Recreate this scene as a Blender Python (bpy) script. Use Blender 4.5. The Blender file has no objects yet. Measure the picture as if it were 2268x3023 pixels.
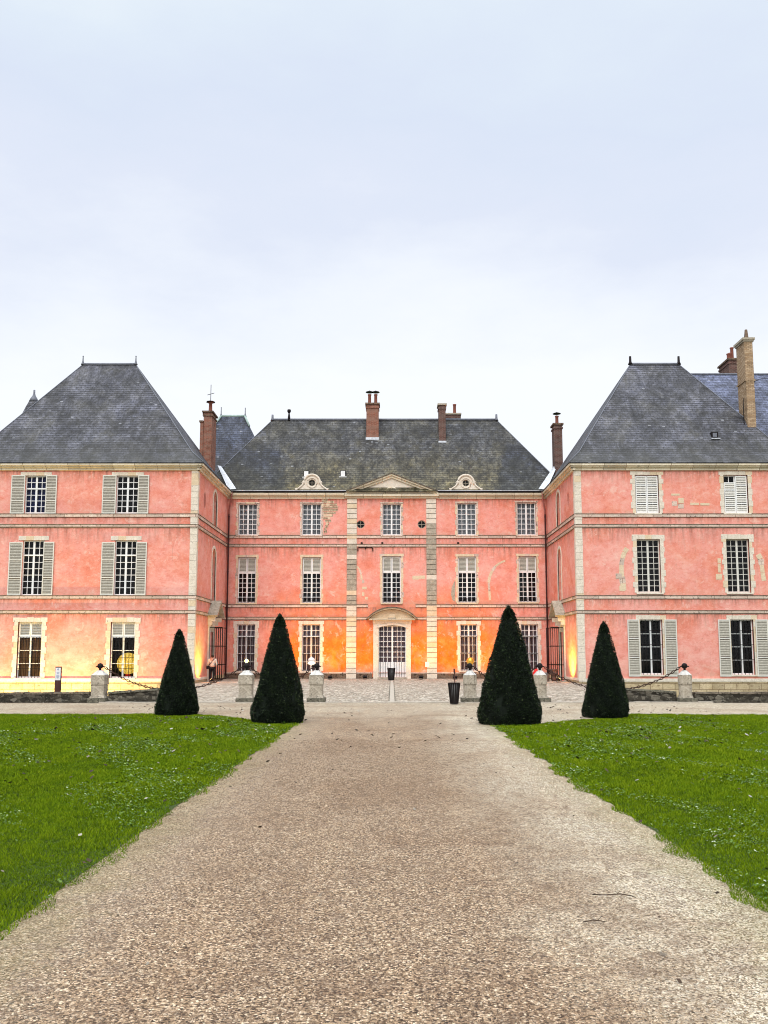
import bpy, math, random
import numpy as np
from mathutils import Vector, Matrix
random.seed(7); rng = np.random.default_rng(7)
R = math.radians
sc = bpy.context.scene
col = sc.collection

# ------------------------------------------------------------------ camera
F, PITCH, EYE, CX = 2600.0, R(6.5), 1.68, 1157.0
CY = 1930 - F*math.tan(PITCH)
SP, CP = math.sin(PITCH), math.cos(PITCH)
cam_d = bpy.data.cameras.new("camera"); cam = bpy.data.objects.new("camera", cam_d); col.objects.link(cam)
cam.location = (0, 0, EYE); cam.rotation_euler = (R(90)+PITCH, 0, 0)
cam_d.sensor_fit = 'HORIZONTAL'; cam_d.sensor_width = 36; cam_d.lens = 36*F/2268
cam_d.shift_x = -(CX-1134)/2268; cam_d.shift_y = (CY-1511.5)/2268
cam_d.clip_start = 0.1; cam_d.clip_end = 3000
sc.camera = cam

# ------------------------------------------------------------------ world (overcast)
w = bpy.data.worlds.new("World"); sc.world = w; w.use_nodes = True
nt = w.node_tree; nt.nodes.clear()
def wn(t, **k):
    n = nt.nodes.new(t)
    for a, b in k.items(): setattr(n, a, b)
    return n
out = wn('ShaderNodeOutputWorld')
SUN_EL, SUN_ROT = R(52), R(200)
sky = wn('ShaderNodeTexSky', sky_type='NISHITA', sun_disc=False, sun_elevation=SUN_EL, sun_rotation=SUN_ROT)
b1 = wn('ShaderNodeBackground'); b1.inputs[1].default_value = 0.10
nt.links.new(sky.outputs[0], b1.inputs[0])
tc = wn('ShaderNodeTexCoord'); sep = wn('ShaderNodeSeparateXYZ'); nt.links.new(tc.outputs['Generated'], sep.inputs[0])
mp = wn('ShaderNodeMapping'); mp.inputs['Scale'].default_value = (1.3, 1.3, 3.2)
nt.links.new(tc.outputs['Generated'], mp.inputs[0])
nz = wn('ShaderNodeTexNoise'); nz.inputs['Scale'].default_value = 2.2; nz.inputs['Detail'].default_value = 8; nz.inputs['Roughness'].default_value = .58
nt.links.new(mp.outputs[0], nz.inputs['Vector'])
ma = wn('ShaderNodeMath', operation='MULTIPLY_ADD'); ma.inputs[1].default_value = .32; ma.inputs[2].default_value = -.16
nt.links.new(nz.outputs['Fac'], ma.inputs[0])
ad = wn('ShaderNodeMath', operation='ADD'); nt.links.new(sep.outputs['Z'], ad.inputs[0]); nt.links.new(ma.outputs[0], ad.inputs[1])
rp = wn('ShaderNodeValToRGB'); cr = rp.color_ramp
stops = [(0, (.84, .86, .90)), (.27, (.88, .905, .95)), (.36, (.80, .84, .91)), (.44, (.695, .745, .86)), (.52, (.655, .72, .845)), (.60, (.69, .765, .86)), (.68, (.76, .83, .88)), (1, (.90, .92, .95))]
while len(cr.elements) < len(stops): cr.elements.new(.5)
for e, (p, c) in zip(cr.elements, stops): e.position = p; e.color = (*c, 1)
nt.links.new(ad.outputs[0], rp.inputs[0])
b2 = wn('ShaderNodeBackground'); nt.links.new(rp.outputs[0], b2.inputs[0])
mr = wn('ShaderNodeMapRange'); mr.inputs[1].default_value = .64; mr.inputs[2].default_value = .95; mr.inputs[3].default_value = 1.0; mr.inputs[4].default_value = 2.6
nt.links.new(sep.outputs['Z'], mr.inputs[0]); nt.links.new(mr.outputs[0], b2.inputs[1])
mx = wn('ShaderNodeMixShader'); mx.inputs[0].default_value = .93
nt.links.new(b1.outputs[0], mx.inputs[1]); nt.links.new(b2.outputs[0], mx.inputs[2]); nt.links.new(mx.outputs[0], out.inputs[0])

# ------------------------------------------------------------------ sun (soft, through cloud)
sd = bpy.data.lights.new("sun", 'SUN'); sd.energy = 1.5; sd.angle = R(35); sd.color = (1, .96, .9)
so = bpy.data.objects.new("sun", sd); col.objects.link(so); so.rotation_euler = (R(48), 0, R(-14)); so.location = (0, 0, 40)
sc.view_settings.view_transform = 'Standard'; sc.view_settings.look = 'None'
sc.view_settings.exposure = 0.22; sc.view_settings.gamma = 1
sc.cycles.max_bounces = 6; sc.cycles.transparent_max_bounces = 8
sc.cycles.use_denoising = True; sc.cycles.filter_width = 1.05

# ------------------------------------------------------------------ photo pixel -> world
def at(px, py, Y):
    u, v = px-CX, CY-py; t = Y/(F*CP-v*SP); return u*t, EYE+t*(F*SP+v*CP)
def rect(x0, y0, x1, y1, Y):
    xm, ym = (x0+x1)/2, (y0+y1)/2
    return (at(x0, ym, Y)[0], at(x1, ym, Y)[0], at(xm, y1, Y)[1], at(xm, y0, Y)[1])

# ------------------------------------------------------------------ materials
class NB:
    def __init__(s, name):
        s.m = bpy.data.materials.new(name); s.m.use_nodes = True; s.t = s.m.node_tree; s.t.nodes.clear()
        s.out = s.n('ShaderNodeOutputMaterial'); s.b = s.n('ShaderNodeBsdfPrincipled'); s.l(s.b.outputs[0], s.out.inputs[0])
        s.tc = s.n('ShaderNodeTexCoord')
    def n(s, t, **k):
        q = s.t.nodes.new(t)
        for a, b in k.items(): setattr(q, a, b)
        return q
    def l(s, a, b): s.t.links.new(a, b)
    def noise(s, scale, detail=4, rough=.6, stretch=None, src='Object', dist=0):
        q = s.n('ShaderNodeTexNoise'); q.inputs['Scale'].default_value = scale; q.inputs['Detail'].default_value = detail
        q.inputs['Roughness'].default_value = rough; q.inputs['Distortion'].default_value = dist
        v = s.tc.outputs[src]
        if stretch:
            mp = s.n('ShaderNodeMapping'); mp.inputs['Scale'].default_value = stretch; s.l(v, mp.inputs[0]); v = mp.outputs[0]
        s.l(v, q.inputs['Vector']); return q.outputs['Fac']
    def vor(s, scale, feature='F1', src='Object', stretch=None, rnd=1):
        q = s.n('ShaderNodeTexVoronoi', feature=feature); q.inputs['Scale'].default_value = scale; q.inputs['Randomness'].default_value = rnd
        v = s.tc.outputs[src]
        if stretch:
            mp = s.n('ShaderNodeMapping'); mp.inputs['Scale'].default_value = stretch; s.l(v, mp.inputs[0]); v = mp.outputs[0]
        s.l(v, q.inputs['Vector']); return q
    def ramp(s, fac, stops):
        q = s.n('ShaderNodeValToRGB'); e = q.color_ramp.elements
        while len(e) < len(stops): e.new(.5)
        for el, (p, c) in zip(e, stops):
            el.position = p; el.color = (*c, 1) if isinstance(c, tuple) else (c, c, c, 1)
        s.l(fac, q.inputs[0]); return q.outputs[0]
    def mix(s, fac, a, b, mode='MIX'):
        q = s.n('ShaderNodeMix', data_type='RGBA', blend_type=mode)
        for i, v in ((0, fac), (6, a), (7, b)):
            if hasattr(v, 'links'): s.l(v, q.inputs[i])
            elif isinstance(v, tuple): q.inputs[i].default_value = (*v, 1)
            else: q.inputs[i].default_value = v
        return q.outputs[2]
    def math(s, op, a, b=0.0, c=0.0):
        q = s.n('ShaderNodeMath', operation=op)
        for i, v in enumerate((a, b, c)):
            if hasattr(v, 'links'): s.l(v, q.inputs[i])
            else: q.inputs[i].default_value = v
        return q.outputs[0]
    def bump(s, h, strength=.3, dist=.02):
        q = s.n('ShaderNodeBump'); q.inputs['Strength'].default_value = strength; q.inputs['Distance'].default_value = dist
        s.l(h, q.inputs['Height']); s.l(q.outputs[0], s.b.inputs['Normal']); return q
    def fin(s, c, rough=.8, metal=0, spec=.3):
        if hasattr(c, 'links'): s.l(c, s.b.inputs['Base Color'])
        else: s.b.inputs['Base Color'].default_value = (*c, 1)
        if hasattr(rough, 'links'): s.l(rough, s.b.inputs['Roughness'])
        else: s.b.inputs['Roughness'].default_value = rough
        s.b.inputs['Metallic'].default_value = metal; s.b.inputs['Specular IOR Level'].default_value = spec
        return s.m

def m_simple(name, c, rough=.7, metal=0, var=.25, scale=6, spec=.3, bump=.15):
    k = NB(name); f = k.noise(scale, 5, .65)
    d = tuple(x*(1-var) for x in c); l = tuple(min(1, x*(1+var)) for x in c)
    k.bump(f, bump, .01)
    return k.fin(k.ramp(f, [(.3, d), (.7, l)]), rough, metal, spec)

def m_plaster(painted_glow=False):
    k = NB('pink_plaster_painted_glow' if painted_glow else 'pink_lime_plaster')
    a = k.noise(.38, 7, .66, dist=.3); b = k.noise(1.7, 9, .78, stretch=(1, 1, 1.25), dist=.35); c = k.noise(6, 9, .85, stretch=(1, 1, 1.7), dist=.5)
    base = k.ramp(a, [(.30, (.74, .21, .125)), (.42, (.81, .285, .205)), (.55, (.83, .335, .275)), (.70, (.86, .43, .365))])
    base = k.mix(k.ramp(b, [(.48, 0.0), (.68, .62)]), base, (.90, .52, .42))
    base = k.mix(k.ramp(b, [(.32, .6), (.46, 0.0)]), base, (.66, .165, .10))
    base = k.mix(k.ramp(c, [(.53, 0.0), (.66, .60)]), base, (.93, .62, .54))
    base = k.mix(k.ramp(c, [(.32, .75), (.45, 0.0)]), base, (.46, .14, .105))
    if painted_glow:   # orange floodlight glow painted into the ground-floor plaster colour, patchy, fading with height
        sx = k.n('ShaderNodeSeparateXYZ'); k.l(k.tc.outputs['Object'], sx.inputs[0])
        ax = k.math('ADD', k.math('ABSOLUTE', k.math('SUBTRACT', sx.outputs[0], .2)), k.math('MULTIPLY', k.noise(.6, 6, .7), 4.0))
        glow_mask = k.math('MULTIPLY', k.ramp(k.math('DIVIDE', ax, 12.0), [(.70, 1.0), (.86, 0.0)]), k.ramp(k.noise(1.0, 7, .72, dist=.4), [(.34, .55), (.50, 1.0)]))
        glow_col = k.ramp(k.noise(1.5, 7, .75), [(.34, (.74, .13, .015)), (.52, (.83, .20, .02)), (.68, (.86, .30, .06))])
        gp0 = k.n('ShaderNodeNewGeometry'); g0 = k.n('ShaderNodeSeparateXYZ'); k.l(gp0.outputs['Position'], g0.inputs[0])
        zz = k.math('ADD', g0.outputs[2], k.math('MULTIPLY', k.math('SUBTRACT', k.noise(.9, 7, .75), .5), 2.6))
        glow_mask = k.math('MULTIPLY', glow_mask, k.ramp(k.math('DIVIDE', zz, 10.0), [(.0, .55), (.10, 1.0), (.26, .95), (.40, .60), (.66, 0.0)]))
        base = k.mix(glow_mask, base, glow_col)
    s = k.noise(1.1, 7, .7, stretch=(1, 1, .35)); base = k.mix(k.ramp(s, [(.62, 0.0), (.78, .6)]), base, (.26, .17, .13))
    gp = k.n('ShaderNodeNewGeometry'); gz = k.n('ShaderNodeSeparateXYZ'); k.l(gp.outputs['Position'], gz.inputs[0]); z = gz.outputs[2]
    run = k.noise(2.2, 7, .8, stretch=(2.4, 2.4, .22)); blot = k.noise(1.3, 8, .8, dist=.4)
    for zc, L, sgn in ((12.35, .9, 1), (9.57, .5, 1), (8.96, 1.1, 1), (4.82, .5, 1), (3.97, .9, 1), (9.77, .30, -1), (5.02, .35, -1), (.42, .8, -1)):
        t = k.math('DIVIDE', k.math('MULTIPLY', k.math('SUBTRACT', zc, z), sgn), L)
        ins = k.math('MULTIPLY', k.math('GREATER_THAN', t, 0.0), k.math('MAXIMUM', k.math('SUBTRACT', 1.0, t), 0.0))
        msk = k.math('MULTIPLY', ins, k.ramp(run if sgn > 0 else blot, [(.44, 0.0), (.66, .95)]))
        base = k.mix(msk, base, (.30, .135, .10) if sgn > 0 else (.62, .36, .26))
    base = k.mix(k.ramp(blot, [(.57, 0.0), (.62, .5), (.72, .7)]), base, (.89, .60, .50))
    gr = k.noise(.7, 9, .8, stretch=(1.2, 1.2, .5), dist=.5); base = k.mix(k.ramp(gr, [(.60, 0.0), (.70, .45)]), base, (.46, .30, .26))
    base = k.mix(k.ramp(k.noise(2.6, 9, .85, stretch=(.8, .8, 1.5), dist=.5), [(.27, .8), (.37, 0.0)]), base, (.40, .13, .085))
    st = k.noise(1.6, 6, .7, stretch=(2.6, 2.6, .16)); base = k.mix(k.ramp(st, [(.60, 0.0), (.78, .40)]), base, (.42, .20, .16))
    k.bump(k.mix(.5, c, b), .55, .03)
    return k.fin(base, .92, spec=.1)
def m_stone(name, lo, hi, dirt=(.10, .085, .07), dth=.62, scale=3, joints=None, bump=.5):
    k = NB(name); a = k.noise(scale, 7, .7); b = k.noise(scale*3.1, 6, .75, dist=.5); c = k.noise(18, 4, .7)
    base = k.ramp(a, [(.3, lo), (.7, hi)])
    base = k.mix(k.ramp(c, [(.4, .35), (.6, 0.0)]), base, tuple(x*.6 for x in lo))
    base = k.mix(k.ramp(b, [(dth, 0.0), (dth+.09, .9)]), base, dirt)
    if joints:
        q = k.n('ShaderNodeTexBrick'); k.l(k.tc.outputs['UV'], q.inputs['Vector']); q.inputs['Scale'].default_value = 1
        q.inputs['Brick Width'].default_value = joints[0]; q.inputs['Row Height'].default_value = joints[1]
        q.inputs['Mortar Size'].default_value = joints[2]; q.inputs['Mortar Smooth'].default_value = .3
        q.inputs['Color1'].default_value = (.75, .75, .75, 1); q.inputs['Color2'].default_value = (1.1, 1.1, 1.1, 1); q.inputs['Mortar'].default_value = (.45, .40, .36, 1)
        base = k.mix(1.0, base, q.outputs['Color'], 'MULTIPLY')
    k.bump(k.mix(.5, b, c), bump, .02)
    return k.fin(base, .9, spec=.15)
def m_slate(name, lo, hi, moss, mossf=.5, lowband=None, gain=1):
    k = NB(name)
    q = k.n('ShaderNodeTexBrick'); k.l(k.tc.outputs['UV'], q.inputs['Vector']); q.inputs['Scale'].default_value = 1
    q.inputs['Brick Width'].default_value = .34; q.inputs['Row Height'].default_value = .21; q.inputs['Mortar Size'].default_value = .022
    q.inputs['Mortar Smooth'].default_value = .2; q.inputs['Bias'].default_value = -.1
    q.inputs['Color1'].default_value = (*lo, 1); q.inputs['Color2'].default_value = (*hi, 1); q.inputs['Mortar'].default_value = (*[x*.28 for x in lo], 1)
    # caught light painted as paler colour on each slate's lower, weathered edge
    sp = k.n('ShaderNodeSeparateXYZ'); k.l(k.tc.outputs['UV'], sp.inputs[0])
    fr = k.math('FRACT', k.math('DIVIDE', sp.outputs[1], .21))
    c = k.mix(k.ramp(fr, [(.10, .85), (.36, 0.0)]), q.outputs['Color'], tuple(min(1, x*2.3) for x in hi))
    a = k.noise(.45, 7, .68, dist=.7); b = k.noise(1.4, 7, .72, stretch=(1, 1, .5), dist=.4); d = k.noise(9, 5, .7)
    c = k.mix(k.ramp(a, [(.42, 0.0), (.66, mossf)]), c, k.mix(.5, c, moss))
    c = k.mix(k.ramp(b, [(.50, 0.0), (.66, mossf*.9)]), c, tuple(x*.42 for x in moss))
    e_ = k.noise(2.2, 7, .75, stretch=(2.2, 2.2, .35)); c = k.mix(k.ramp(e_, [(.30, mossf*.8), (.45, 0.0)]), c, tuple(x*.35 for x in lo)); c = k.mix(k.ramp(e_, [(.56, 0.0), (.72, mossf*.5)]), c, tuple(min(1, x*1.5) for x in moss))
    c = k.mix(k.ramp(d, [(.35, .45), (.55, 0.0)]), c, tuple(x*.45 for x in lo))
    g_ = k.noise(.9, 9, .85, stretch=(1, 1, .5), dist=.3); c = k.mix(1.0, c, k.ramp(g_, [(.38, .22), (.49, .85), (.61, 2.1)]), 'MULTIPLY')
    if mossf > .8:   # old range: brown-green moss on the middle slopes, relaid dark slates low at both ends, black runs
        sx = k.n('ShaderNodeSeparateXYZ'); gp = k.n('ShaderNodeNewGeometry'); k.l(gp.outputs['Position'], sx.inputs[0]); X, Z = sx.outputs[0], sx.outputs[2]
        n1 = k.math('MULTIPLY', k.math('SUBTRACT', k.noise(.7, 8, .75, stretch=(1.3, 1.3, .5)), .5), 7.0)
        mm = k.ramp(k.math('DIVIDE', k.math('ADD', Z, n1), 20.0), [(.62, .85), (.84, 0.0)]); c = k.mix(mm, c, k.mix(1.0, c, (2.1, 1.8, .85), 'MULTIPLY'))
        run = k.noise(1.5, 8, .8, stretch=(2.2, 2.2, .22)); c = k.mix(k.ramp(run, [(.47, 0.0), (.58, .90)]), c, k.mix(1.0, c, (.28, .27, .27), 'MULTIPLY'))
        ex = k.math('SUBTRACT', k.math('ADD', k.math('ABSOLUTE', X), k.math('MULTIPLY', n1, .30)), k.math('MULTIPLY', k.math('SUBTRACT', Z, 13.0), .25))
        c = k.mix(k.math('MULTIPLY', k.ramp(k.math('DIVIDE', ex, 10.0), [(.70, 0.0), (.74, 1.0)]), k.ramp(k.math('DIVIDE', k.math('ADD', Z, k.math('MULTIPLY', n1, .5)), 20.0), [(.80, .85), (.86, 0.0)])), c, k.mix(1.0, c, (.34, .42, .72), 'MULTIPLY'))
    w_ = k.n('ShaderNodeTexWhiteNoise'); cell = k.n('ShaderNodeVectorMath', operation='FLOOR'); sv = k.n('ShaderNodeVectorMath', operation='DIVIDE')
    sv.inputs[1].default_value = (.17, .10, 1); k.l(k.tc.outputs['UV'], sv.inputs[0]); k.l(sv.outputs[0], cell.inputs[0]); k.l(cell.outputs[0], w_.inputs['Vector'])
    c = k.mix(k.ramp(w_.outputs['Value'], [(.9983, 0.0), (.9990, .7)]), c, (.36, .37, .40))
    k.bump(k.mix(.35, k.math('SUBTRACT', 1.0, fr), k.noise(30, 3)), .7, .03)
    if lowband:   # moss and dirt gathered on the lowest slates
        z0, z1, cc, f_ = lowband
        sz = k.n('ShaderNodeSeparateXYZ'); k.l(k.tc.outputs['UV'], sz.inputs[0])
        hh = k.math('ADD', sz.outputs[1], k.math('MULTIPLY', k.noise(1.2, 5, .7), 2.5))
        c = k.mix(k.ramp(k.math('DIVIDE', hh, z1), [(z0/z1, f_), (1, 0.0)]), c, cc)
    return k.fin(c, .62, spec=.35)
def m_brick(name, c1, c2, mort):
    k = NB(name); q = k.n('ShaderNodeTexBrick'); k.l(k.tc.outputs['UV'], q.inputs['Vector']); q.inputs['Scale'].default_value = 1
    q.inputs['Brick Width'].default_value = .24; q.inputs['Row Height'].default_value = .085; q.inputs['Mortar Size'].default_value = .012
    for i, v in (('Color1', c1), ('Color2', c2), ('Mortar', mort)): q.inputs[i].default_value = (*v, 1)
    a = k.noise(2.2, 6, .7); c = k.mix(k.ramp(a, [(.5, 0.0), (.72, .7)]), q.outputs['Color'], tuple(x*.35 for x in c1))
    k.bump(q.outputs['Fac'], -.4, .02); return k.fin(c, .9, spec=.1)
def m_glass():
    k = NB('window_glass'); k.t.nodes.remove(k.b)
    tr = k.n('ShaderNodeBsdfTransparent'); tr.inputs[0].default_value = (.80, .82, .84, 1)
    gl = k.n('ShaderNodeBsdfGlossy'); gl.inputs['Roughness'].default_value = .06
    q = k.n('ShaderNodeBump'); q.inputs['Strength'].default_value = .08; q.inputs['Distance'].default_value = .01; k.l(k.noise(2, 1), q.inputs['Height']); k.l(q.outputs[0], gl.inputs['Normal'])
    fr = k.n('ShaderNodeFresnel'); fr.inputs[0].default_value = 1.33
    ms = k.n('ShaderNodeMixShader'); k.l(fr.outputs[0], ms.inputs[0]); k.l(tr.outputs[0], ms.inputs[1]); k.l(gl.outputs[0], ms.inputs[2]); k.l(ms.outputs[0], k.out.inputs[0])
    return k.m
def m_emit(name, c, s):
    k = NB(name); k.b.inputs['Emission Color'].default_value = (*c, 1); k.b.inputs['Emission Strength'].default_value = s
    return k.fin(c, .4)
def m_gravel():
    k = NB('gravel')
    sp = k.n('ShaderNodeSeparateXYZ'); k.l(k.tc.outputs['Object'], sp.inputs[0])
    v = k.vor(88); v2 = k.vor(40)
    e = k.vor(88, 'DISTANCE_TO_EDGE')
    big = k.noise(.5, 5, .6, dist=.5); mid = k.noise(5, 6, .75); fine = k.noise(38, 4, .8)
    cs = k.n('ShaderNodeSeparateColor'); k.l(v.outputs['Color'], cs.inputs[0])
    brown = k.ramp(cs.outputs[0], [(0, (.020, .012, .008)), (.24, (.13, .078, .043)), (.50, (.34, .228, .135)), (.82, (.56, .405, .26)), (1, (.93, .79, .59))])
    white = k.ramp(cs.outputs[1], [(0, (.04, .03, .02)), (.24, (.30, .235, .15)), (.5, (.66, .56, .40)), (1, (.98, .92, .76))])
    xn = k.math('ADD', sp.outputs[0], k.math('MULTIPLY', k.math('SUBTRACT', big, .5), 1.6))
    xn = k.math('ADD', xn, k.math('MULTIPLY', k.math('SUBTRACT', mid, .5), .9))
    rightm = k.ramp(k.math('DIVIDE', xn, 3.0), [(.22, 0.0), (.62, .85)])
    leftm = k.ramp(k.math('DIVIDE', xn, -3.0), [(.45, 0.0), (.85, .42)])
    yn = k.math('ADD', sp.outputs[1], k.math('MULTIPLY', big, 8.0)); far = k.ramp(k.math('DIVIDE', yn, 40.0), [(.62, 0.0), (.78, .6)])
    c = k.mix(k.math('MAXIMUM', k.math('MAXIMUM', rightm, leftm), far), brown, white)
    c = k.mix(k.ramp(mid, [(.38, .45), (.52, 0.0)]), c, (.15, .095, .065))
    c = k.mix(k.ramp(big, [(.38, .5), (.52, 0.0)]), c, k.mix(1.0, c, (.66, .57, .50), 'MULTIPLY')); trk = k.noise(.9, 6, .7, stretch=(2.2, .35, 1)); c = k.mix(k.ramp(trk, [(.50, 0.0), (.66, .45)]), c, k.mix(1.0, c, (1.30, 1.27, 1.22), 'MULTIPLY'))
    c = k.mix(k.ramp(fine, [(.36, .7), (.49, 0.0)]), c, (.055, .036, .025))
    c = k.mix(k.ramp(fine, [(.57, 0.0), (.7, .4)]), c, (.66, .56, .46))
    c = k.mix(k.ramp(e.outputs['Distance'], [(0, .6), (.09, 0.0)]), c, (.07, .05, .04))  # shade in the gaps between pebbles, painted as dark colour
    ed = k.math('ADD', k.math('ABSOLUTE', k.math('SUBTRACT', sp.outputs[0], .04)), k.math('MULTIPLY', k.math('SUBTRACT', mid, .5), 1.1))
    ed = k.math('ADD', ed, k.math('MULTIPLY', k.math('SUBTRACT', k.noise(1.3, 5, .7), .5), 1.2))
    yl = k.math('LESS_THAN', sp.outputs[1], 21.5)
    c = k.mix(k.math('MULTIPLY', yl, k.ramp(k.math('DIVIDE', ed, 3.0), [(.62, 0.0), (.78, .62)])), c, k.mix(.45, c, (.17, .15, .03)))
    k.bump(k.mix(.5, v2.outputs['Distance'], v.outputs['Distance']), -.8, .02)
    return k.fin(c, .85, spec=.25)
def m_cobble():
    k = NB('court_cobbles'); e = k.vor(7.5, 'DISTANCE_TO_EDGE', stretch=(1, .7, 1)); v = k.vor(7.5, stretch=(1, .7, 1)); cs = k.n('ShaderNodeSeparateColor'); k.l(v.outputs['Color'], cs.inputs[0])
    n = k.noise(.6, 6, .7, dist=1); f = k.noise(3.4, 6, .75, stretch=(.6, 2, 1), dist=.6)
    c = k.ramp(cs.outputs[0], [(0, (.26, .21, .16)), (.5, (.64, .55, .43)), (1, (.95, .87, .74))])
    c = k.mix(k.ramp(f, [(.38, .85), (.49, 0.0)]), c, (.14, .11, .08)); c = k.mix(k.ramp(k.noise(11, 5, .8, stretch=(.5, 2, 1)), [(.38, .8), (.5, 0.0)]), c, (.16, .13, .10)); c = k.mix(k.ramp(f, [(.54, 0.0), (.68, .6)]), c, (.66, .60, .51))
    c = k.mix(k.ramp(n, [(.5, 0.0), (.75, .4)]), c, (.44, .40, .31))
    c = k.mix(k.ramp(e.outputs['Distance'], [(.01, .9), (.15, 0.0)]), c, (.10, .08, .06))
    k.bump(e.outputs['Distance'], .8, .05); return k.fin(c, .8, spec=.25)
def m_rubble():
    k = NB('mossy_rubble_wall'); e = k.vor(4.6, 'DISTANCE_TO_EDGE', stretch=(1, 1, 2)); v = k.vor(4.6, stretch=(1, 1, 2)); cs = k.n('ShaderNodeSeparateColor'); k.l(v.outputs['Color'], cs.inputs[0])
    n = k.noise(5, 7, .75, dist=.5); g = k.noise(13, 6, .8)
    c = k.ramp(cs.outputs[0], [(0, (.025, .022, .018)), (.6, (.065, .058, .045)), (1, (.17, .155, .125))])
    c = k.mix(k.ramp(n, [(.35, .8), (.5, 0.0)]), c, (.022, .022, .018)); c = k.mix(k.ramp(g, [(.56, 0.0), (.7, .75)]), c, (.40, .38, .33))
    c = k.mix(k.ramp(e.outputs['Distance'], [(0, .8), (.06, 0.0)]), c, (.02, .018, .015))
    k.bump(k.mix(.5, e.outputs['Distance'], n), .8, .05); return k.fin(c, .95, spec=.1)
def m_attr_leaf(name, stops, rough=.6, spec=.3, big=None):
    k = NB(name); a = k.n('ShaderNodeAttribute', attribute_name='rnd'); c = k.ramp(a.outputs['Fac'], stops)
    if big: c = k.mix(k.ramp(k.noise(big[0], 5, .65), [(.38, 0.0), (.64, big[1])]), c, big[2])
    return k.fin(c, rough, spec=spec)
def m_curtain(name, lo, hi):
    k = NB(name); a = k.noise(5, 4, .6, stretch=(4, 4, .15)); return k.fin(k.ramp(a, [(.35, lo), (.65, hi)]), .9, spec=.05)
def m_wood(name, lo, hi):
    k = NB(name); a = k.noise(6, 6, .7, stretch=(3, 3, .25)); k.bump(a, .3, .01); return k.fin(k.ramp(a, [(.3, lo), (.7, hi)]), .8, spec=.2)

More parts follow.
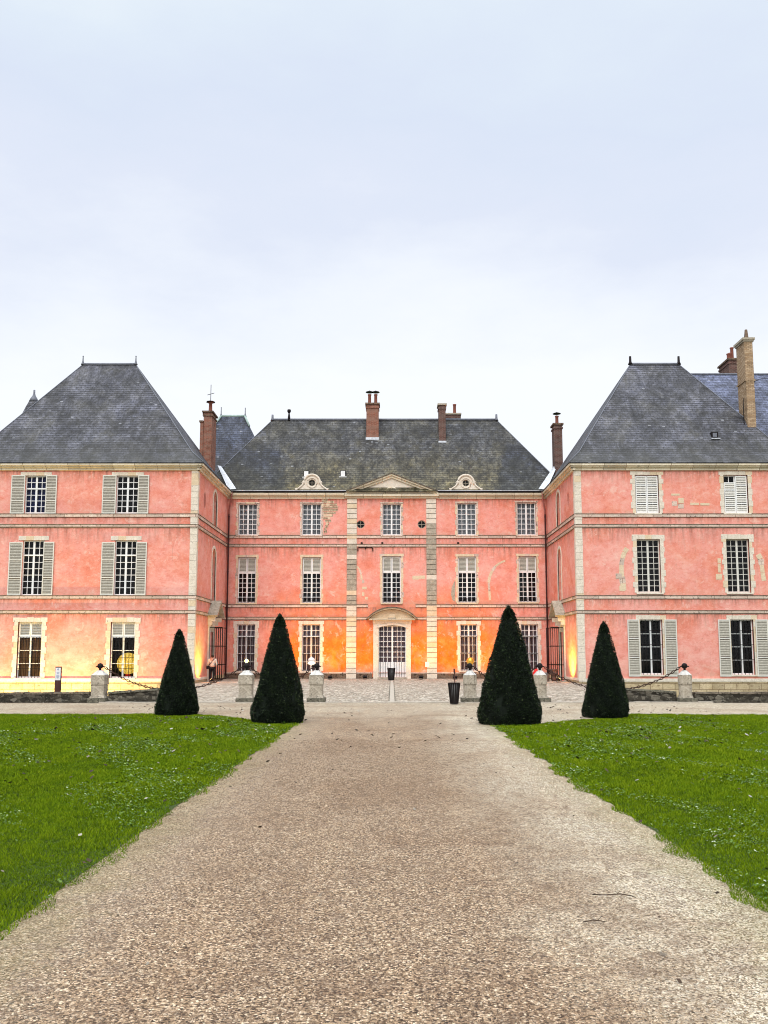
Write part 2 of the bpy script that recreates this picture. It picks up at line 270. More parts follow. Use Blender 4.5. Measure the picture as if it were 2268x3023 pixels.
M = dict(
 plaster=m_plaster(), painted_glow=m_plaster(True),
 stone=m_stone('pale_limestone', (.70, .61, .49), (.90, .82, .71), dirt=(.17, .14, .11), dth=.59),
 stone_warm=m_stone('warm_limestone', (.70, .54, .36), (.86, .72, .53), dth=.66),
 stone_grey=m_stone('weathered_grey_limestone', (.30, .26, .20), (.62, .55, .44), dth=.56, scale=4),
 string=m_stone('stained_string_course', (.72, .52, .42), (.86, .74, .63), dirt=(.06, .05, .04), dth=.56, scale=2.2, joints=(.95, 1.0, .018)),
 ledge=m_stone('black_lichen_ledge', (.10, .085, .065), (.30, .25, .19), dirt=(.02, .018, .014), dth=.5),
 tan=m_stone('tan_plinth_stone', (.50, .38, .22), (.74, .61, .41), dirt=(.24, .15, .09), dth=.56, scale=1.6, joints=(.7, .35, .02)),
 brownst=m_stone('dark_brown_plinth', (.13, .085, .06), (.30, .21, .15), dirt=(.025, .018, .014), dth=.5, scale=2.2),
 cornice=m_stone('cornice_stone', (.76, .65, .46), (.88, .81, .66), dirt=(.12, .08, .05), dth=.60, scale=2, joints=(1.3, 2, .02)),
 rubble_patch=m_stone('exposed_rubble', (.56, .42, .28), (.80, .68, .50), dirt=(.16, .10, .06), dth=.54, scale=5, joints=(.28, .13, .02)),
 slate_l=m_slate('blue_grey_slate', (.036, .038, .054), (.080, .082, .104), (.085, .080, .060), .78, (0.3, 4.6, (.055, .055, .045), .6)),
 slate_c=m_slate('mossy_slate', (.032, .034, .043), (.070, .072, .082), (.105, .092, .048), .95),
 slate_b=m_slate('clean_blue_slate', (.060, .070, .120), (.095, .108, .165), (.07, .075, .09), .25),
 slate_t=m_slate('streaked_tower_slate', (.026, .034, .062), (.060, .070, .105), (.055, .055, .05), .7, (0.2, 8.5, (.075, .068, .058), .85)),
 lead=m_simple('weathered_lead', (.17, .18, .21), .6, .2),
 leadpale=m_simple('bright_zinc_flashing', (.62, .65, .70), .45, .2),
 leadgreen=m_simple('pale_green_lead', (.34, .44, .40), .6),
 brick=m_brick('red_brick', (.24, .085, .055), (.34, .14, .095), (.26, .20, .16)),
 brickd=m_brick('sooty_brick', (.10, .05, .04), (.17, .085, .07), (.20, .16, .14)),
 brickt=m_brick('tan_brick', (.36, .24, .14), (.56, .42, .28), (.22, .15, .10)),
 terracotta=m_simple('terracotta_pot', (.22, .075, .05), .8),
 white=m_simple('white_window_paint', (.86, .86, .85), .5, var=.06, scale=9),
 shut=m_simple('faded_shutter_paint', (.70, .68, .62), .7, var=.12, scale=7),
 shutd=m_simple('faded_shutter_slats', (.46, .43, .36), .75, var=.22, scale=9),
 glass=m_glass(), dark=m_simple('dark_interior', (.012, .012, .014), .9),
 curt_g=m_curtain('grey_net_curtain', (.22, .22, .23), (.62, .63, .65)), curt_b=m_curtain('brown_curtain', (.20, .08, .03), (.70, .38, .16)),  # brown curtain colour raised to stand for light inside the room
 curt_m=m_curtain('mauve_curtain', (.12, .07, .08), (.46, .34, .36)), curt_n=m_curtain('navy_blind', (.01, .02, .10), (.02, .04, .20)),
 iron=m_simple('black_iron', (.016, .012, .012), .55, .6), rust=m_simple('rusty_chain_iron', (.045, .020, .014), .7, .4),
 wood=m_wood('weathered_boards', (.20, .15, .11), (.38, .31, .24)), darkwood=m_wood('dark_brown_wood', (.05, .022, .018), (.11, .05, .04)),
 post=m_stone('lichen_post_stone', (.30, .26, .20), (.60, .54, .44), dirt=(.05, .045, .035), dth=.55, scale=5, bump=.8),
 postcap=m_stone('white_lichen_cap', (.52, .50, .46), (.82, .81, .78), dth=.62, scale=7),
 postbase=m_stone('dark_mossy_base', (.09, .085, .065), (.30, .28, .22), dirt=(.02, .02, .015), dth=.50, scale=6),
 rubble=m_rubble(), gravel=m_gravel(), cobble=m_cobble(),
 strip=m_stone('pale_gutter_setts', (.42, .37, .31), (.60, .55, .47), scale=4),
 gold=None, pipe=m_simple('pink_painted_pipe', (.34, .12, .10), .5), pipedark=m_simple('dark_red_pipe', (.07, .025, .028), .5),
 soil=m_simple('lawn_soil', (.035, .06, .006), .95, var=.4, scale=20),
 moat=m_simple('moat_grass', (.05, .09, .02), .95, var=.4, scale=3),
 skin=m_simple('skin', (.55, .33, .25), .6, var=.05), hair=m_simple('dark_hair', (.02, .012, .01), .6), cream=m_simple('cream_cloth', (.70, .66, .60), .9, var=.08),
 navy=m_simple('black_cloth', (.012, .012, .016), .9), plate=m_simple('white_enamel', (.80, .80, .80), .4, var=.04), blue=m_simple('pale_blue_print', (.12, .20, .42), .6),
 red=m_simple('red_cloth', (.65, .02, .02), .7), clay=m_simple('old_clay', (.13, .075, .06), .8), zinc=m_simple('grey_metal', (.10, .10, .10), .6, .4),
 bulb=m_emit('lamp_glow', (1, .80, .25), 6), bulbw=m_emit('globe_glow', (1, .93, .70), 1.1), lens=m_emit('flood_lens', (1, .75, .25), 8),
 twig=m_simple('dry_twig', (.05, .03, .02), .8),
)
k = NB('gold_leaf'); M['gold'] = k.fin(k.ramp(k.noise(9, 3), [(.3, (.55, .30, .03)), (.7, (.85, .62, .12))]), .28, .8); k.b.inputs['Emission Color'].default_value = (1, .65, .12, 1); k.b.inputs['Emission Strength'].default_value = .12
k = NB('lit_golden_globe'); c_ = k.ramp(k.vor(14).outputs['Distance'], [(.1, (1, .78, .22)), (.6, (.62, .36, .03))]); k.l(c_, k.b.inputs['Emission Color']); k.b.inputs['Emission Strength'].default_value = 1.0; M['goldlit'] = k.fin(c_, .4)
M['leaf'] = m_attr_leaf('yew_leaves', [(0, (.001, .003, .001)), (.5, (.007, .016, .006)), (.88, (.035, .062, .018)), (1, (.16, .20, .10))], .6, .25)  # brighter leaf tones paint slight highlights into the colour, with pale growth tips
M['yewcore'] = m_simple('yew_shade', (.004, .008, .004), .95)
M['grass'] = m_attr_leaf('lawn_grass', [(0, (.018, .036, .001)), (.3, (.11, .185, .003)), (.72, (.26, .35, .005)), (1, (.55, .58, .07))], .8, .08, (.6, .45, (.10, .19, .003)))
M['clover'] = m_attr_leaf('lawn_clover', [(0, (.05, .10, .008)), (.6, (.08, .16, .012)), (.88, (.18, .27, .05)), (1, (.50, .55, .38))], .5, .25)
M['litter'] = m_attr_leaf('fallen_leaves', [(0, (.02, .012, .008)), (.8, (.08, .05, .03)), (1, (.45, .42, .35))], .7)
M['pebble'] = m_attr_leaf('loose_pebbles', [(0, (.02, .012, .008)), (.32, (.14, .085, .05)), (.75, (.40, .27, .165)), (1, (.93, .80, .62))], .8, .3)

# ------------------------------------------------------------------ mesh helpers
class Fr:  # wall frame: u to the right seen from outside, n outward, z up
    def __init__(s, o, u, n): s.o, s.u, s.n = Vector(o), Vector(u), Vector(n)
    def p(s, u, n, z): return s.o+s.u*u+s.n*n+Vector((0, 0, z))
W0 = Fr((0, 0, 0), (1, 0, 0), (0, 1, 0))
WORLD = {}
class MB:
    def __init__(s, fr=None): s.v, s.f, s.m, s.uv, s.fr, s.sm = [], [], [], [], fr or W0, []
    def face(s, pts, mi=0, uv=None, smooth=False):
        b = len(s.v); s.v += [tuple(p) for p in pts]; s.f.append(tuple(range(b, b+len(pts)))); s.m.append(mi); s.uv.append(uv); s.sm.append(smooth)
    def q(s, a, b, c, d, mi=0): s.face([s.fr.p(*x) for x in (a, b, c, d)], mi)
    def box(s, u0, u1, n0, n1, z0, z1, mi=0):
        P = [s.fr.p(u, n, z) for z in (z0, z1) for n in (n0, n1) for u in (u0, u1)]
        for f in ((0, 2, 3, 1), (4, 5, 7, 6), (0, 1, 5, 4), (2, 6, 7, 3), (0, 4, 6, 2), (1, 3, 7, 5)): s.face([P[i] for i in f], mi)
    def prism(s, poly, n0, n1, mi=0):  # poly of (u,z) convex or simple, extruded along n
        A = [s.fr.p(u, n1, z) for u, z in poly]; B = [s.fr.p(u, n0, z) for u, z in poly]
        s.face(A, mi); s.face(B[::-1], mi)
        for i in range(len(poly)): j = (i+1) % len(poly); s.face([A[j], A[i], B[i], B[j]], mi)
    def bar(s, a, b, w, h=None, mi=0):  # square bar between two world points
        a, b = Vector(a), Vector(b); h = h or w; d = (b-a).normalized(); up = Vector((0, 0, 1)) if abs(d.z) < .9 else Vector((0, 1, 0))
        x = d.cross(up).normalized(); y = x.cross(d).normalized()
        P = [p+x*sx*w/2+y*sy*h/2 for p in (a, b) for sx, sy in ((-1, -1), (1, -1), (1, 1), (-1, 1))]
        for f in ((3, 2, 1, 0), (4, 5, 6, 7), (0, 1, 5, 4), (1, 2, 6, 5), (2, 3, 7, 6), (3, 0, 4, 7)): s.face([P[i] for i in f], mi)
    def tube(s, pts, r, seg=8, mi=0, closed=False):
        pts = [Vector(p) for p in pts]; n = len(pts); rings = []
        for i, p in enumerate(pts):
            if closed: d = (pts[(i+1) % n]-pts[i-1]).normalized()
            else: d = (pts[min(i+1, n-1)]-pts[max(i-1, 0)]).normalized()
            up = Vector((0, 0, 1)) if abs(d.z) < .95 else Vector((1, 0, 0))
            x = d.cross(up).normalized(); y = x.cross(d).normalized(); rr = r[i] if isinstance(r, (list, tuple)) else r
            rings.append([p+x*math.cos(2*math.pi*k/seg)*rr+y*math.sin(2*math.pi*k/seg)*rr for k in range(seg)])
        for i in range(n if closed else n-1):
            A, B = rings[i], rings[(i+1) % n]
            for k in range(seg): j = (k+1) % seg; s.face([A[k], A[j], B[j], B[k]], mi, smooth=True)
        if not closed: s.face(rings[0][::-1], mi); s.face(rings[-1], mi)
    def lathe(s, c, prof, seg=16, mi=0, smooth=True, sq=False):  # prof (r,z); sq = square section
        c = Vector(c); n = 4 if sq else seg; off = math.pi/4 if sq else 0; k_ = math.sqrt(2) if sq else 1
        rings = [[c+Vector((math.cos(off+2*math.pi*k/n)*r*k_, math.sin(off+2*math.pi*k/n)*r*k_, z)) for k in range(n)] for r, z in prof]
        for A, B in zip(rings, rings[1:]):
            for k in range(n): j = (k+1) % n; s.face([A[k], A[j], B[j], B[k]], mi, smooth=smooth and not sq)
        s.face(rings[0][::-1], mi); s.face(rings[-1], mi)
    def slope(s, pts, mi=0):  # roof face with uv in metres along eave / up the slope; first two pts are the eave
        pts = [Vector(p) for p in pts]; e = (pts[1]-pts[0]); e.z = 0; e.normalize()
        n = (pts[1]-pts[0]).cross(pts[-1]-pts[0]).normalized(); up = n.cross(e).normalized()
        if up.z < 0: up = -up
        base = getattr(s, 'v0', 0)
        s.face(pts, mi, [((p.dot(e)), (p-pts[0]).dot(up)+base) for p in pts])
    def build(s, name, mats, parent=None, smooth_ok=True, origin=None):
        if not isinstance(mats, (list, tuple)): mats = [mats]
        vs = np.array(s.v, dtype=float).reshape(-1, 3)
        if origin is None:
            lo, hi = vs.min(0), vs.max(0); origin = ((lo[0]+hi[0])/2, (lo[1]+hi[1])/2, lo[2])
        o = Vector(origin); me = bpy.data.meshes.new(name)
        me.from_pydata([tuple(Vector(v)-o) for v in s.v], [], s.f)
        for m in mats: me.materials.append(m)
        ul = me.uv_layers.new(name='UVMap'); data = []
        for f, uv in zip(s.f, s.uv):
            if uv: data += [c for t in uv for c in t]; continue
            P = [Vector(s.v[i]) for i in f]; n = (P[1]-P[0]).cross(P[2]-P[0]); a = (abs(n.x), abs(n.y), abs(n.z)); i = a.index(max(a))
            for p in P: data += ([p.y, p.z] if i == 0 else [p.x, p.z] if i == 1 else [p.x, p.y])
        ul.data.foreach_set('uv', data); me.polygons.foreach_set('material_index', s.m); me.polygons.foreach_set('use_smooth', s.sm)
        if any(s.sm):
            import bmesh
            bm = bmesh.new(); bm.from_mesh(me); bmesh.ops.remove_doubles(bm, verts=bm.verts, dist=1e-5); bm.to_mesh(me); bm.free()
        me.update()
        ob = bpy.data.objects.new(name, me); col.objects.link(ob); WORLD[ob] = o
        if parent: ob.parent = parent; ob.location = o-WORLD[parent]
        else: ob.location = o
        return ob
def tag(o, label=None, cat=None, group=None, kind=None):
    for a, b in (('label', label), ('category', cat), ('group', group), ('kind', kind)):
        if b: o[a] = b
    return o
def empty(name, loc, label, cat, group=None):
    o = bpy.data.objects.new(name, None); o.empty_display_size = .3; col.objects.link(o); o.location = loc; WORLD[o] = Vector(loc)
    return tag(o, label, cat, group)
def copy_thing(root, loc, label):
    def rec(o, par):
        c = o.copy(); col.objects.link(c)
        if par: c.parent = par
        for ch in o.children: rec(ch, c)
        return c
    r = rec(root, None); r.location = loc; r['label'] = label; return r
def arcpts(u0, u1, zs, rise, n=14):  # segmental or round arch from (u0,zs) to (u1,zs)
    w = (u1-u0)/2; rad = (w*w+rise*rise)/(2*rise); cz = zs+rise-rad; a0 = math.asin(min(1, w/rad)); a0 = a0 if rise <= w+1e-6 else math.pi-a0
    return [((u0+u1)/2+rad*math.sin(t), cz+rad*math.cos(t)) for t in [-a0+2*a0*i/n for i in range(n+1)]]
def arch_fill(mb, u0, u1, zs, rise, n0, n1, mi=0, ext=0.0, ztop=None):
    P = arcpts(u0, u1, zs, rise); zt = ztop or zs+rise
    for (a, za), (b, zb) in zip(P, P[1:]):
        mb.prism([(a, za), (b, zb), (b, zt+ext), (a, zt+ext)], n0, n1, mi)
def arch_band(mb, u0, u1, zs, rise, t, n0, n1, mi=0):
    A = arcpts(u0, u1, zs, rise); B = arcpts(u0-t, u1+t, zs, rise+t)
    for i in range(len(A)-1): mb.prism([A[i], A[i+1], B[i+1], B[i]], n0, n1, mi)

# ------------------------------------------------------------------ walls
def wall(mb, u0, u1, z0, z1, ops, rev=.24, mi=0, mr=0):
    us = sorted({u0, u1, *[o[0] for o in ops], *[o[1] for o in ops]}); zs = sorted({z0, z1, *[o[2] for o in ops], *[o[3] for o in ops]})
    for a, b in zip(us, us[1:]):
        for c, d in zip(zs, zs[1:]):
            um, zm = (a+b)/2, (c+d)/2
            if any(o[0] < um < o[1] and o[2] < zm < o[3] for o in ops): continue
            mb.q((a, 0, c), (b, 0, c), (b, 0, d), (a, 0, d), mi)
    for a, b, c, d in ops:
        mb.q((a, 0, c), (a, -rev, c), (a, -rev, d), (a, 0, d), mr); mb.q((b, -rev, c), (b, 0, c), (b, 0, d), (b, -rev, d), mr)
        mb.q((a, 0, c), (b, 0, c), (b, -rev, c), (a, -rev, c), mr); mb.q((a, -rev, d), (b, -rev, d), (b, 0, d), (a, 0, d), mr)
def surround(root, fr, r, w=.2, top=.22, toprect=True, jambs=True, proud=.025, mats=None, out=0.0, sill=True):
    """dressed stone round an opening: alternating jamb blocks and a lintel of voussoirs"""
    u0, u1, z0, z1 = r; s = MB(fr); mats = mats or [M['stone'], M['stone_warm']]
    if jambs:
        z = z0; i = random.randint(0, 1)
        while z < z1-.02:
            h = min(random.uniform(.26, .40), z1-z); w_ = w*(.92 if i % 2 else .66)+random.uniform(-.015, .03)
            s.box(u0-w_, u0, -.1, proud, z+.004, z+h-.004, random.random() < .2); s.box(u1, u1+w_, -.1, proud, z+.004, z+h-.004, random.random() < .2); z += h; i += 1
    n = 5; a, b = u0-w, u1+w
    for i in range(n):
        s.box(a+(b-a)*i/n+.004, a+(b-a)*(i+1)/n-.004, -.1, proud+.002, z1, z1+top+random.uniform(-.01, .02), random.random() < .2)
    if sill: s.box(u0-.1, u1+.1, -.2, proud+.08, z0-.09, z0-.002, 0)
    return s.build('stone_surround', mats, root)
def window(root, fr, r, rows=5, cols=2, transom=None, trows=2, curtain=None, grille=None, arch=0, louvre=False, sink=.16, mun=.034, frame='white', label=None, back='dark'):
    """wooden casement window set back in its opening; children: panes, curtain, grille, louvred transom shutters"""
    u0, u1, z0, z1 = r; fw = .065; s = MB(fr); n0, n1 = -sink-.05, -sink; m = M[frame]
    s.box(u0, u0+fw, n0, n1+.01, z0, z1); s.box(u1-fw, u1, n0, n1+.01, z0, z1); s.box(u0+fw, u1-fw, n0, n1+.012, z1-fw, z1); s.box(u0+fw, u1-fw, n0, n1+.012, z0, z0+fw*1.3)
    uc = (u0+u1)/2; st = .055
    ztr = z0+(z1-z0)*transom if transom else z1-fw
    segs = [(z0+fw*1.3, ztr-(.04 if transom else 0), rows)]
    if transom: s.box(u0+fw, u1-fw, n0, n1+.03, ztr-.04, ztr+.04)
    if transom and not louvre: segs.append((ztr+.04, z1-fw, trows))
    for a, b, nr in segs:
        s.box(uc-st, uc+st, n0+.005, n1+.016, a, b)
        for l, rr in ((u0+fw, uc-st), (uc+st, u1-fw)):
            for c in range(1, cols): x = l+(rr-l)*c/cols; s.box(x-mun/2, x+mun/2, n0+.01, n1+.004, a, b)
            for q in range(1, nr): z = a+(b-a)*q/nr; s.box(l, rr, n0+.012, n1+.002, z-mun/2, z+mun/2)
    if arch: arch_fill(s, u0+.002, u1-.002, z1-arch-.06, arch, n0-.002, n1+.03)
    o = s.build('window', m, root)
    if label: o['label'] = label
    g = MB(fr); g.q((u0+.01, -sink-.03, z0+.01), (u1-.01, -sink-.03, z0+.01), (u1-.01, -sink-.03, z1-.01), (u0+.01, -sink-.03, z1-.01)); g.build('pane', M['glass'], o)
    if curtain:
        c = MB(fr); n = 44; A = []
        for i in range(n+1):
            t = i/n; A.append((u0+.02+(u1-u0-.04)*t, -sink-.17+.035*math.sin(t*math.pi*22)+.01*math.sin(t*57)))
        for (a, na), (b, nb) in zip(A, A[1:]):
            if abs((a+b)/2-uc) < .03: continue
            c.q((a, na, z0+.02), (b, nb, z0+.02), (b, nb, z1-.02), (a, na, z1-.02))
        c.build('curtain', M[curtain], o)
    if louvre:
        l = MB(fr)
        for a, b in ((u0+.03, uc-.01), (uc+.01, u1-.03)): leaf(l, a, b, ztr+.04, z1-.02, -sink+.012, -sink+.05, 1, arch)
        l.build('louvred_transom', [M[frame], M['shutd']], o)
    if grille:
        gz0, gz1, nb, hz = grille; b_ = MB(fr)
        for i in range(nb): x = u0+.04+(u1-u0-.08)*(i+.5)/nb; b_.box(x-.011, x+.011, -.05, -.028, gz0, gz1)
        for z in hz: b_.box(u0-.03, u1+.03, -.056, -.022, z-.014, z+.014)
        b_.build('iron_bars', M['iron'], o)
    return o
def leaf(mb, a, b, z0, z1, n0, n1, secs=3, arch=0, st=.055):
    mb.box(a, a+st, n0, n1, z0, z1); mb.box(b-st, b, n0, n1, z0, z1)
    H = (z1-z0)/secs
    for i in range(secs+1):
        z = z0+H*i; lo = z-(.035 if 0 < i < secs else 0 if i == 0 else .07); hi = z+(.035 if 0 < i < secs else .07 if i == 0 else 0)
        mb.box(a+st, b-st, n0+.001, n1-.001, lo, hi)
    for i in range(secs):
        lo, hi = z0+H*i+.07, z0+H*(i+1)-.07; k_ = max(3, int((hi-lo)/.088))
        for j in range(k_):
            z = lo+(hi-lo)*(j+.5)/k_; t = (hi-lo)/k_
            P = [(a+st, n0+.002, z+t*.42), (b-st, n0+.002, z+t*.42), (b-st, n1-.006, z-t*.34), (a+st, n1-.006, z-t*.34)]
            mb.q(P[3], P[2], P[1], P[0], 1); mb.q(P[0], P[1], (b-st, n0+.002, z+t*.34), (a+st, n0+.002, z+t*.34), 1); mb.q((a+st, n1-.006, z-t*.46), (b-st, n1-.006, z-t*.46), P[2], P[3], 1)
def shutter(win, fr, a, b, z0, z1, tilt=0.0, secs=3, label=None):
    s = MB(fr); leaf(s, a, b, z0, z1, .04+tilt, .085+tilt, secs); s.box(a+.05, b-.05, .028, .04+tilt-.002, z0+.05, z1-.05, 2)
    o = s.build('shutter', [M['shut'], M['shutd'], M['brownst']], win)
    if label: o['label'] = label

STR = [(9.58, 9.77), (8.97, 9.15), (4.83, 5.02), (3.98, 4.16)]
def strings(root, fr, u0, u1, gaps=()):
    for z0, z1 in STR:
        s = MB(fr); a = u0
        cuts = sorted([g for g in gaps if g[2] < z1 and g[3] > z0]); spans = []
        for g in cuts: spans.append((a, g[0])); a = g[1]
        spans.append((a, u1))
        for a, b in spans:
            if b-a < .05: continue
            s.box(a, b, -.03, .07, z0, z1-.028, 0); s.box(a, b, -.03, .10, z1-.028, z1, 1); s.box(a, b, -.03, .045, z0-.022, z0, 1)
        s.build('string_course', [M['string'], M['ledge']], root)
def quoin(root, fr, u0, u1, z0, z1, h=.37, proud=.045, skip=STR, grey=None, name='corner_quoin', gap=.012):
    s = MB(fr); z = z0
    while z < z1-.02:
        hh = min(h*random.uniform(.92, 1.1) if name != 'pilaster' else h, z1-z); zz = z+hh/2
        g = random.random()
        mi = 1 if g > .8 else 0
        if grey and grey(zz): mi = 2
        j = random.uniform(-.01, .02) if name != 'pilaster' else 0
        s.box(u0, u1+j, -.03, proud, z+gap/2, z+hh-gap/2, mi); z += hh
    s.box(u0+.02, u1-.02, -.03, proud-.03, z0, z1, 3)
    return s.build(name, [M['stone'], M['stone_warm'], M['stone_grey'], M['ledge']], root)
def cornice(root, fr, u0, u1, z=12.42, gutter=False):
    s = MB(fr); s.box(u0, u1, -.02, .12, z-.10, z+.05); s.box(u0-.05, u1+.05, -.02, .24, z+.05, z+.14); s.box(u0-.1, u1+.1, -.02, .36, z+.14, z+.27)
    s.build('cornice', M['cornice'], root)
def hip_roof(root, x0, x1, y0, y1, ze, xr0, xr1, yr, zr, mat, name='roof', flare=.16, fh=.10, hips=True):
    s = MB(); E = [(x0, y0), (x1, y0), (x1, y1), (x0, y1)]; Rg = [(xr0, yr), (xr1, yr), (xr1, yr), (xr0, yr)]
    I = [(e[0]+(r_[0]-e[0])*flare, e[1]+(r_[1]-e[1])*flare) for e, r_ in zip(E, Rg)]; zi = ze+(zr-ze)*fh
    for i in range(4):
        j = (i+1) % 4; s.v0 = 0
        s.slope([(*E[i], ze), (*E[j], ze), (*I[j], zi), (*I[i], zi)]); s.v0 = 1.02
        if i in (0, 2): s.slope([(*I[i], zi), (*I[j], zi), (*Rg[j], zr), (*Rg[i], zr)])
        else: s.slope([(*I[i], zi), (*I[j], zi), (*Rg[j], zr)])
    s.face([(*E[3], ze-.02), (*E[2], ze-.02), (*E[1], ze-.02), (*E[0], ze-.02)])
    for i in range(4):
        j = (i+1) % 4; s.face([(*E[i], ze-.04), (*E[j], ze-.04), (*E[j], ze), (*E[i], ze)])
    o = s.build(name, mat, root)
    if hips:
        h = MB()
        for i in range(4): h.tube([(*E[i], ze+.01), (*I[i], zi+.01), (*Rg[i], zr+.01)], .03, 5)
        h.tube([(xr0, yr, zr+.03), (xr1, yr, zr+.03)], .09, 6); h.build('lead_ridge', M['lead'], o)
    return o, (lambda x, y: None)

# ================================================================== SETTING
# ground: front plateau, drop to the dry moat, moat floor to the horizon; the court is a plateau of its own level
COURT = [(-7.0, 30.7), (7.1, 30.7), (10.68, 47.5), (10.68, 61), (-11.33, 61), (-11.33, 47.5)]
g = MB()
g.face([(-500, -300, 0), (500, -300, 0), (500, 30.7, 0), (-500, 30.7, 0)]); g.face([(x, y, 0) for x, y in COURT])
for a, b in (((-500, 30.7), (-7, 30.7)), ((-7, 30.7), (-11.33, 47.5)), ((10.68, 47.5), (7.1, 30.7)), ((7.1, 30.7), (500, 30.7))): g.face([(*a, -2.4), (*b, -2.4), (*b, 0), (*a, 0)])
tag(g.build('ground', M['gravel'], origin=(0, 0, 0)), kind='structure')
g = MB(); g.face([(-1500, 30.7, -2.4), (1500, 30.7, -2.4), (1500, 1500, -2.4), (-1500, 1500, -2.4)]); tag(g.build('moat_floor', M['moat'], origin=(0, 0, -2.4)), kind='structure')
g = MB()
cc = [(-6.9, 30.75), (7.0, 30.75), (10.66, 47.5), (10.66, 59.98), (-11.3, 59.98), (-11.3, 47.5)]
g.face([(x, y, .006) for x, y in cc]); tag(g.build('courtyard', M['cobble'], origin=(0, 0, .006)), kind='structure')
g = MB()
x = -10.0
while x < 10.3:
    L = random.uniform(.5, .9); g.box(x, x+L-.012, 30.42+random.uniform(-.015, .015), 30.70, -.05, .035+random.uniform(0, .02)); x += L
tag(g.build('kerb', M['strip']), kind='structure')
g = MB(); y = 30.8
while y < 58.6: g.box(-.075, .095, y, y+.57, 0, .018); y += .6
g.box(-.115, -.085, 30.8, 55, 0, .010, 1); g.box(.105, .135, 30.8, 55, 0, .010, 1)
tag(g.build('drainage_strip', [M['strip'], M['postbase']]), kind='structure')
g = MB(); g.box(-.95, 1.0, 59.45, 59.97, 0, .10); tag(g.build('door_step', M['stone_grey']), kind='structure')

# lawns
LEFT = [(-2.30, -4), (-2.30, 6.5), (-2.30, 10.7), (-2.25, 16), (-2.18, 22.1), (-3.4, 22.55), (-5.2, 24.7), (-30, 25.3), (-30, -4)]
RIGHT = [(2.50, -4), (30, -4), (30, 24.3), (10.3, 24.5), (6.75, 24.9), (5.1, 23.0), (3.6, 21.45), (2.33, 20.9), (2.34, 15.8), (2.38, 10.7), (2.45, 7)]
def inside(px, py, poly):
    c = np.zeros(len(px), bool); n = len(poly)
    for i in range(n):
        x1, y1 = poly[i]; x2, y2 = poly[(i+1) % n]
        cond = ((y1 > py) != (y2 > py)); t = (x2-x1)*(py-y1)/((y2-y1) if y2 != y1 else 1e-9)+x1
        c ^= cond & (px < t)
    return c
def raw_mesh(name, verts, faces_n, k_, mat, rnd, origin=(0, 0, 0), parent=None, extra=None):
    me = bpy.data.meshes.new(name); nv = len(verts); me.vertices.add(nv); me.vertices.foreach_set('co', verts.astype(np.float32).ravel())
    nl = faces_n.size; me.loops.add(nl); me.loops.foreach_set('vertex_index', faces_n.astype(np.int32).ravel())
    nf = len(faces_n); me.polygons.add(nf); me.polygons.foreach_set('loop_start', np.arange(0, nl, k_, dtype=np.int32)); me.polygons.foreach_set('loop_total', np.full(nf, k_, dtype=np.int32))
    a = me.attributes.new('rnd', 'FLOAT', 'POINT'); a.data.foreach_set('value', rnd.astype(np.float32)); me.materials.append(mat); me.update(calc_edges=True)
    o = bpy.data.objects.new(name, me); col.objects.link(o); WORLD[o] = Vector(origin)
    if parent: o.parent = parent; o.location = Vector(origin)-WORLD[parent]
    else: o.location = origin
    return o
def wob(x, y): return .06*np.sin(x*2.1+y*1.3)+.05*np.sin(y*3.7-x)+.04*np.sin(y*9.1+x*3)
def sow(poly, sgn):
    X, Y = [], []
    for y0 in np.arange(3.5, 25.4, .5):
        dens = 15000*(6/max(6, y0))**1.2; xm = .50*y0+2.2; x0 = 2.0
        n = int(dens*.5*(xm-x0)); xs = rng.uniform(x0, xm, n)*sgn; ys = rng.uniform(y0, y0+.5, n)
        k_ = inside(xs+wob(xs, ys), ys+wob(ys, xs)*.5, poly); X.append(xs[k_]); Y.append(ys[k_])
    return np.concatenate(X), np.concatenate(Y)
def edge_thin(X, Y, sgn):  # the sward thins out along the path edge
    d = np.abs(X)-2.28; keep = rng.uniform(0, 1, len(X)) < np.clip(.25+d*2.2, 0, 1); return X[keep], Y[keep]
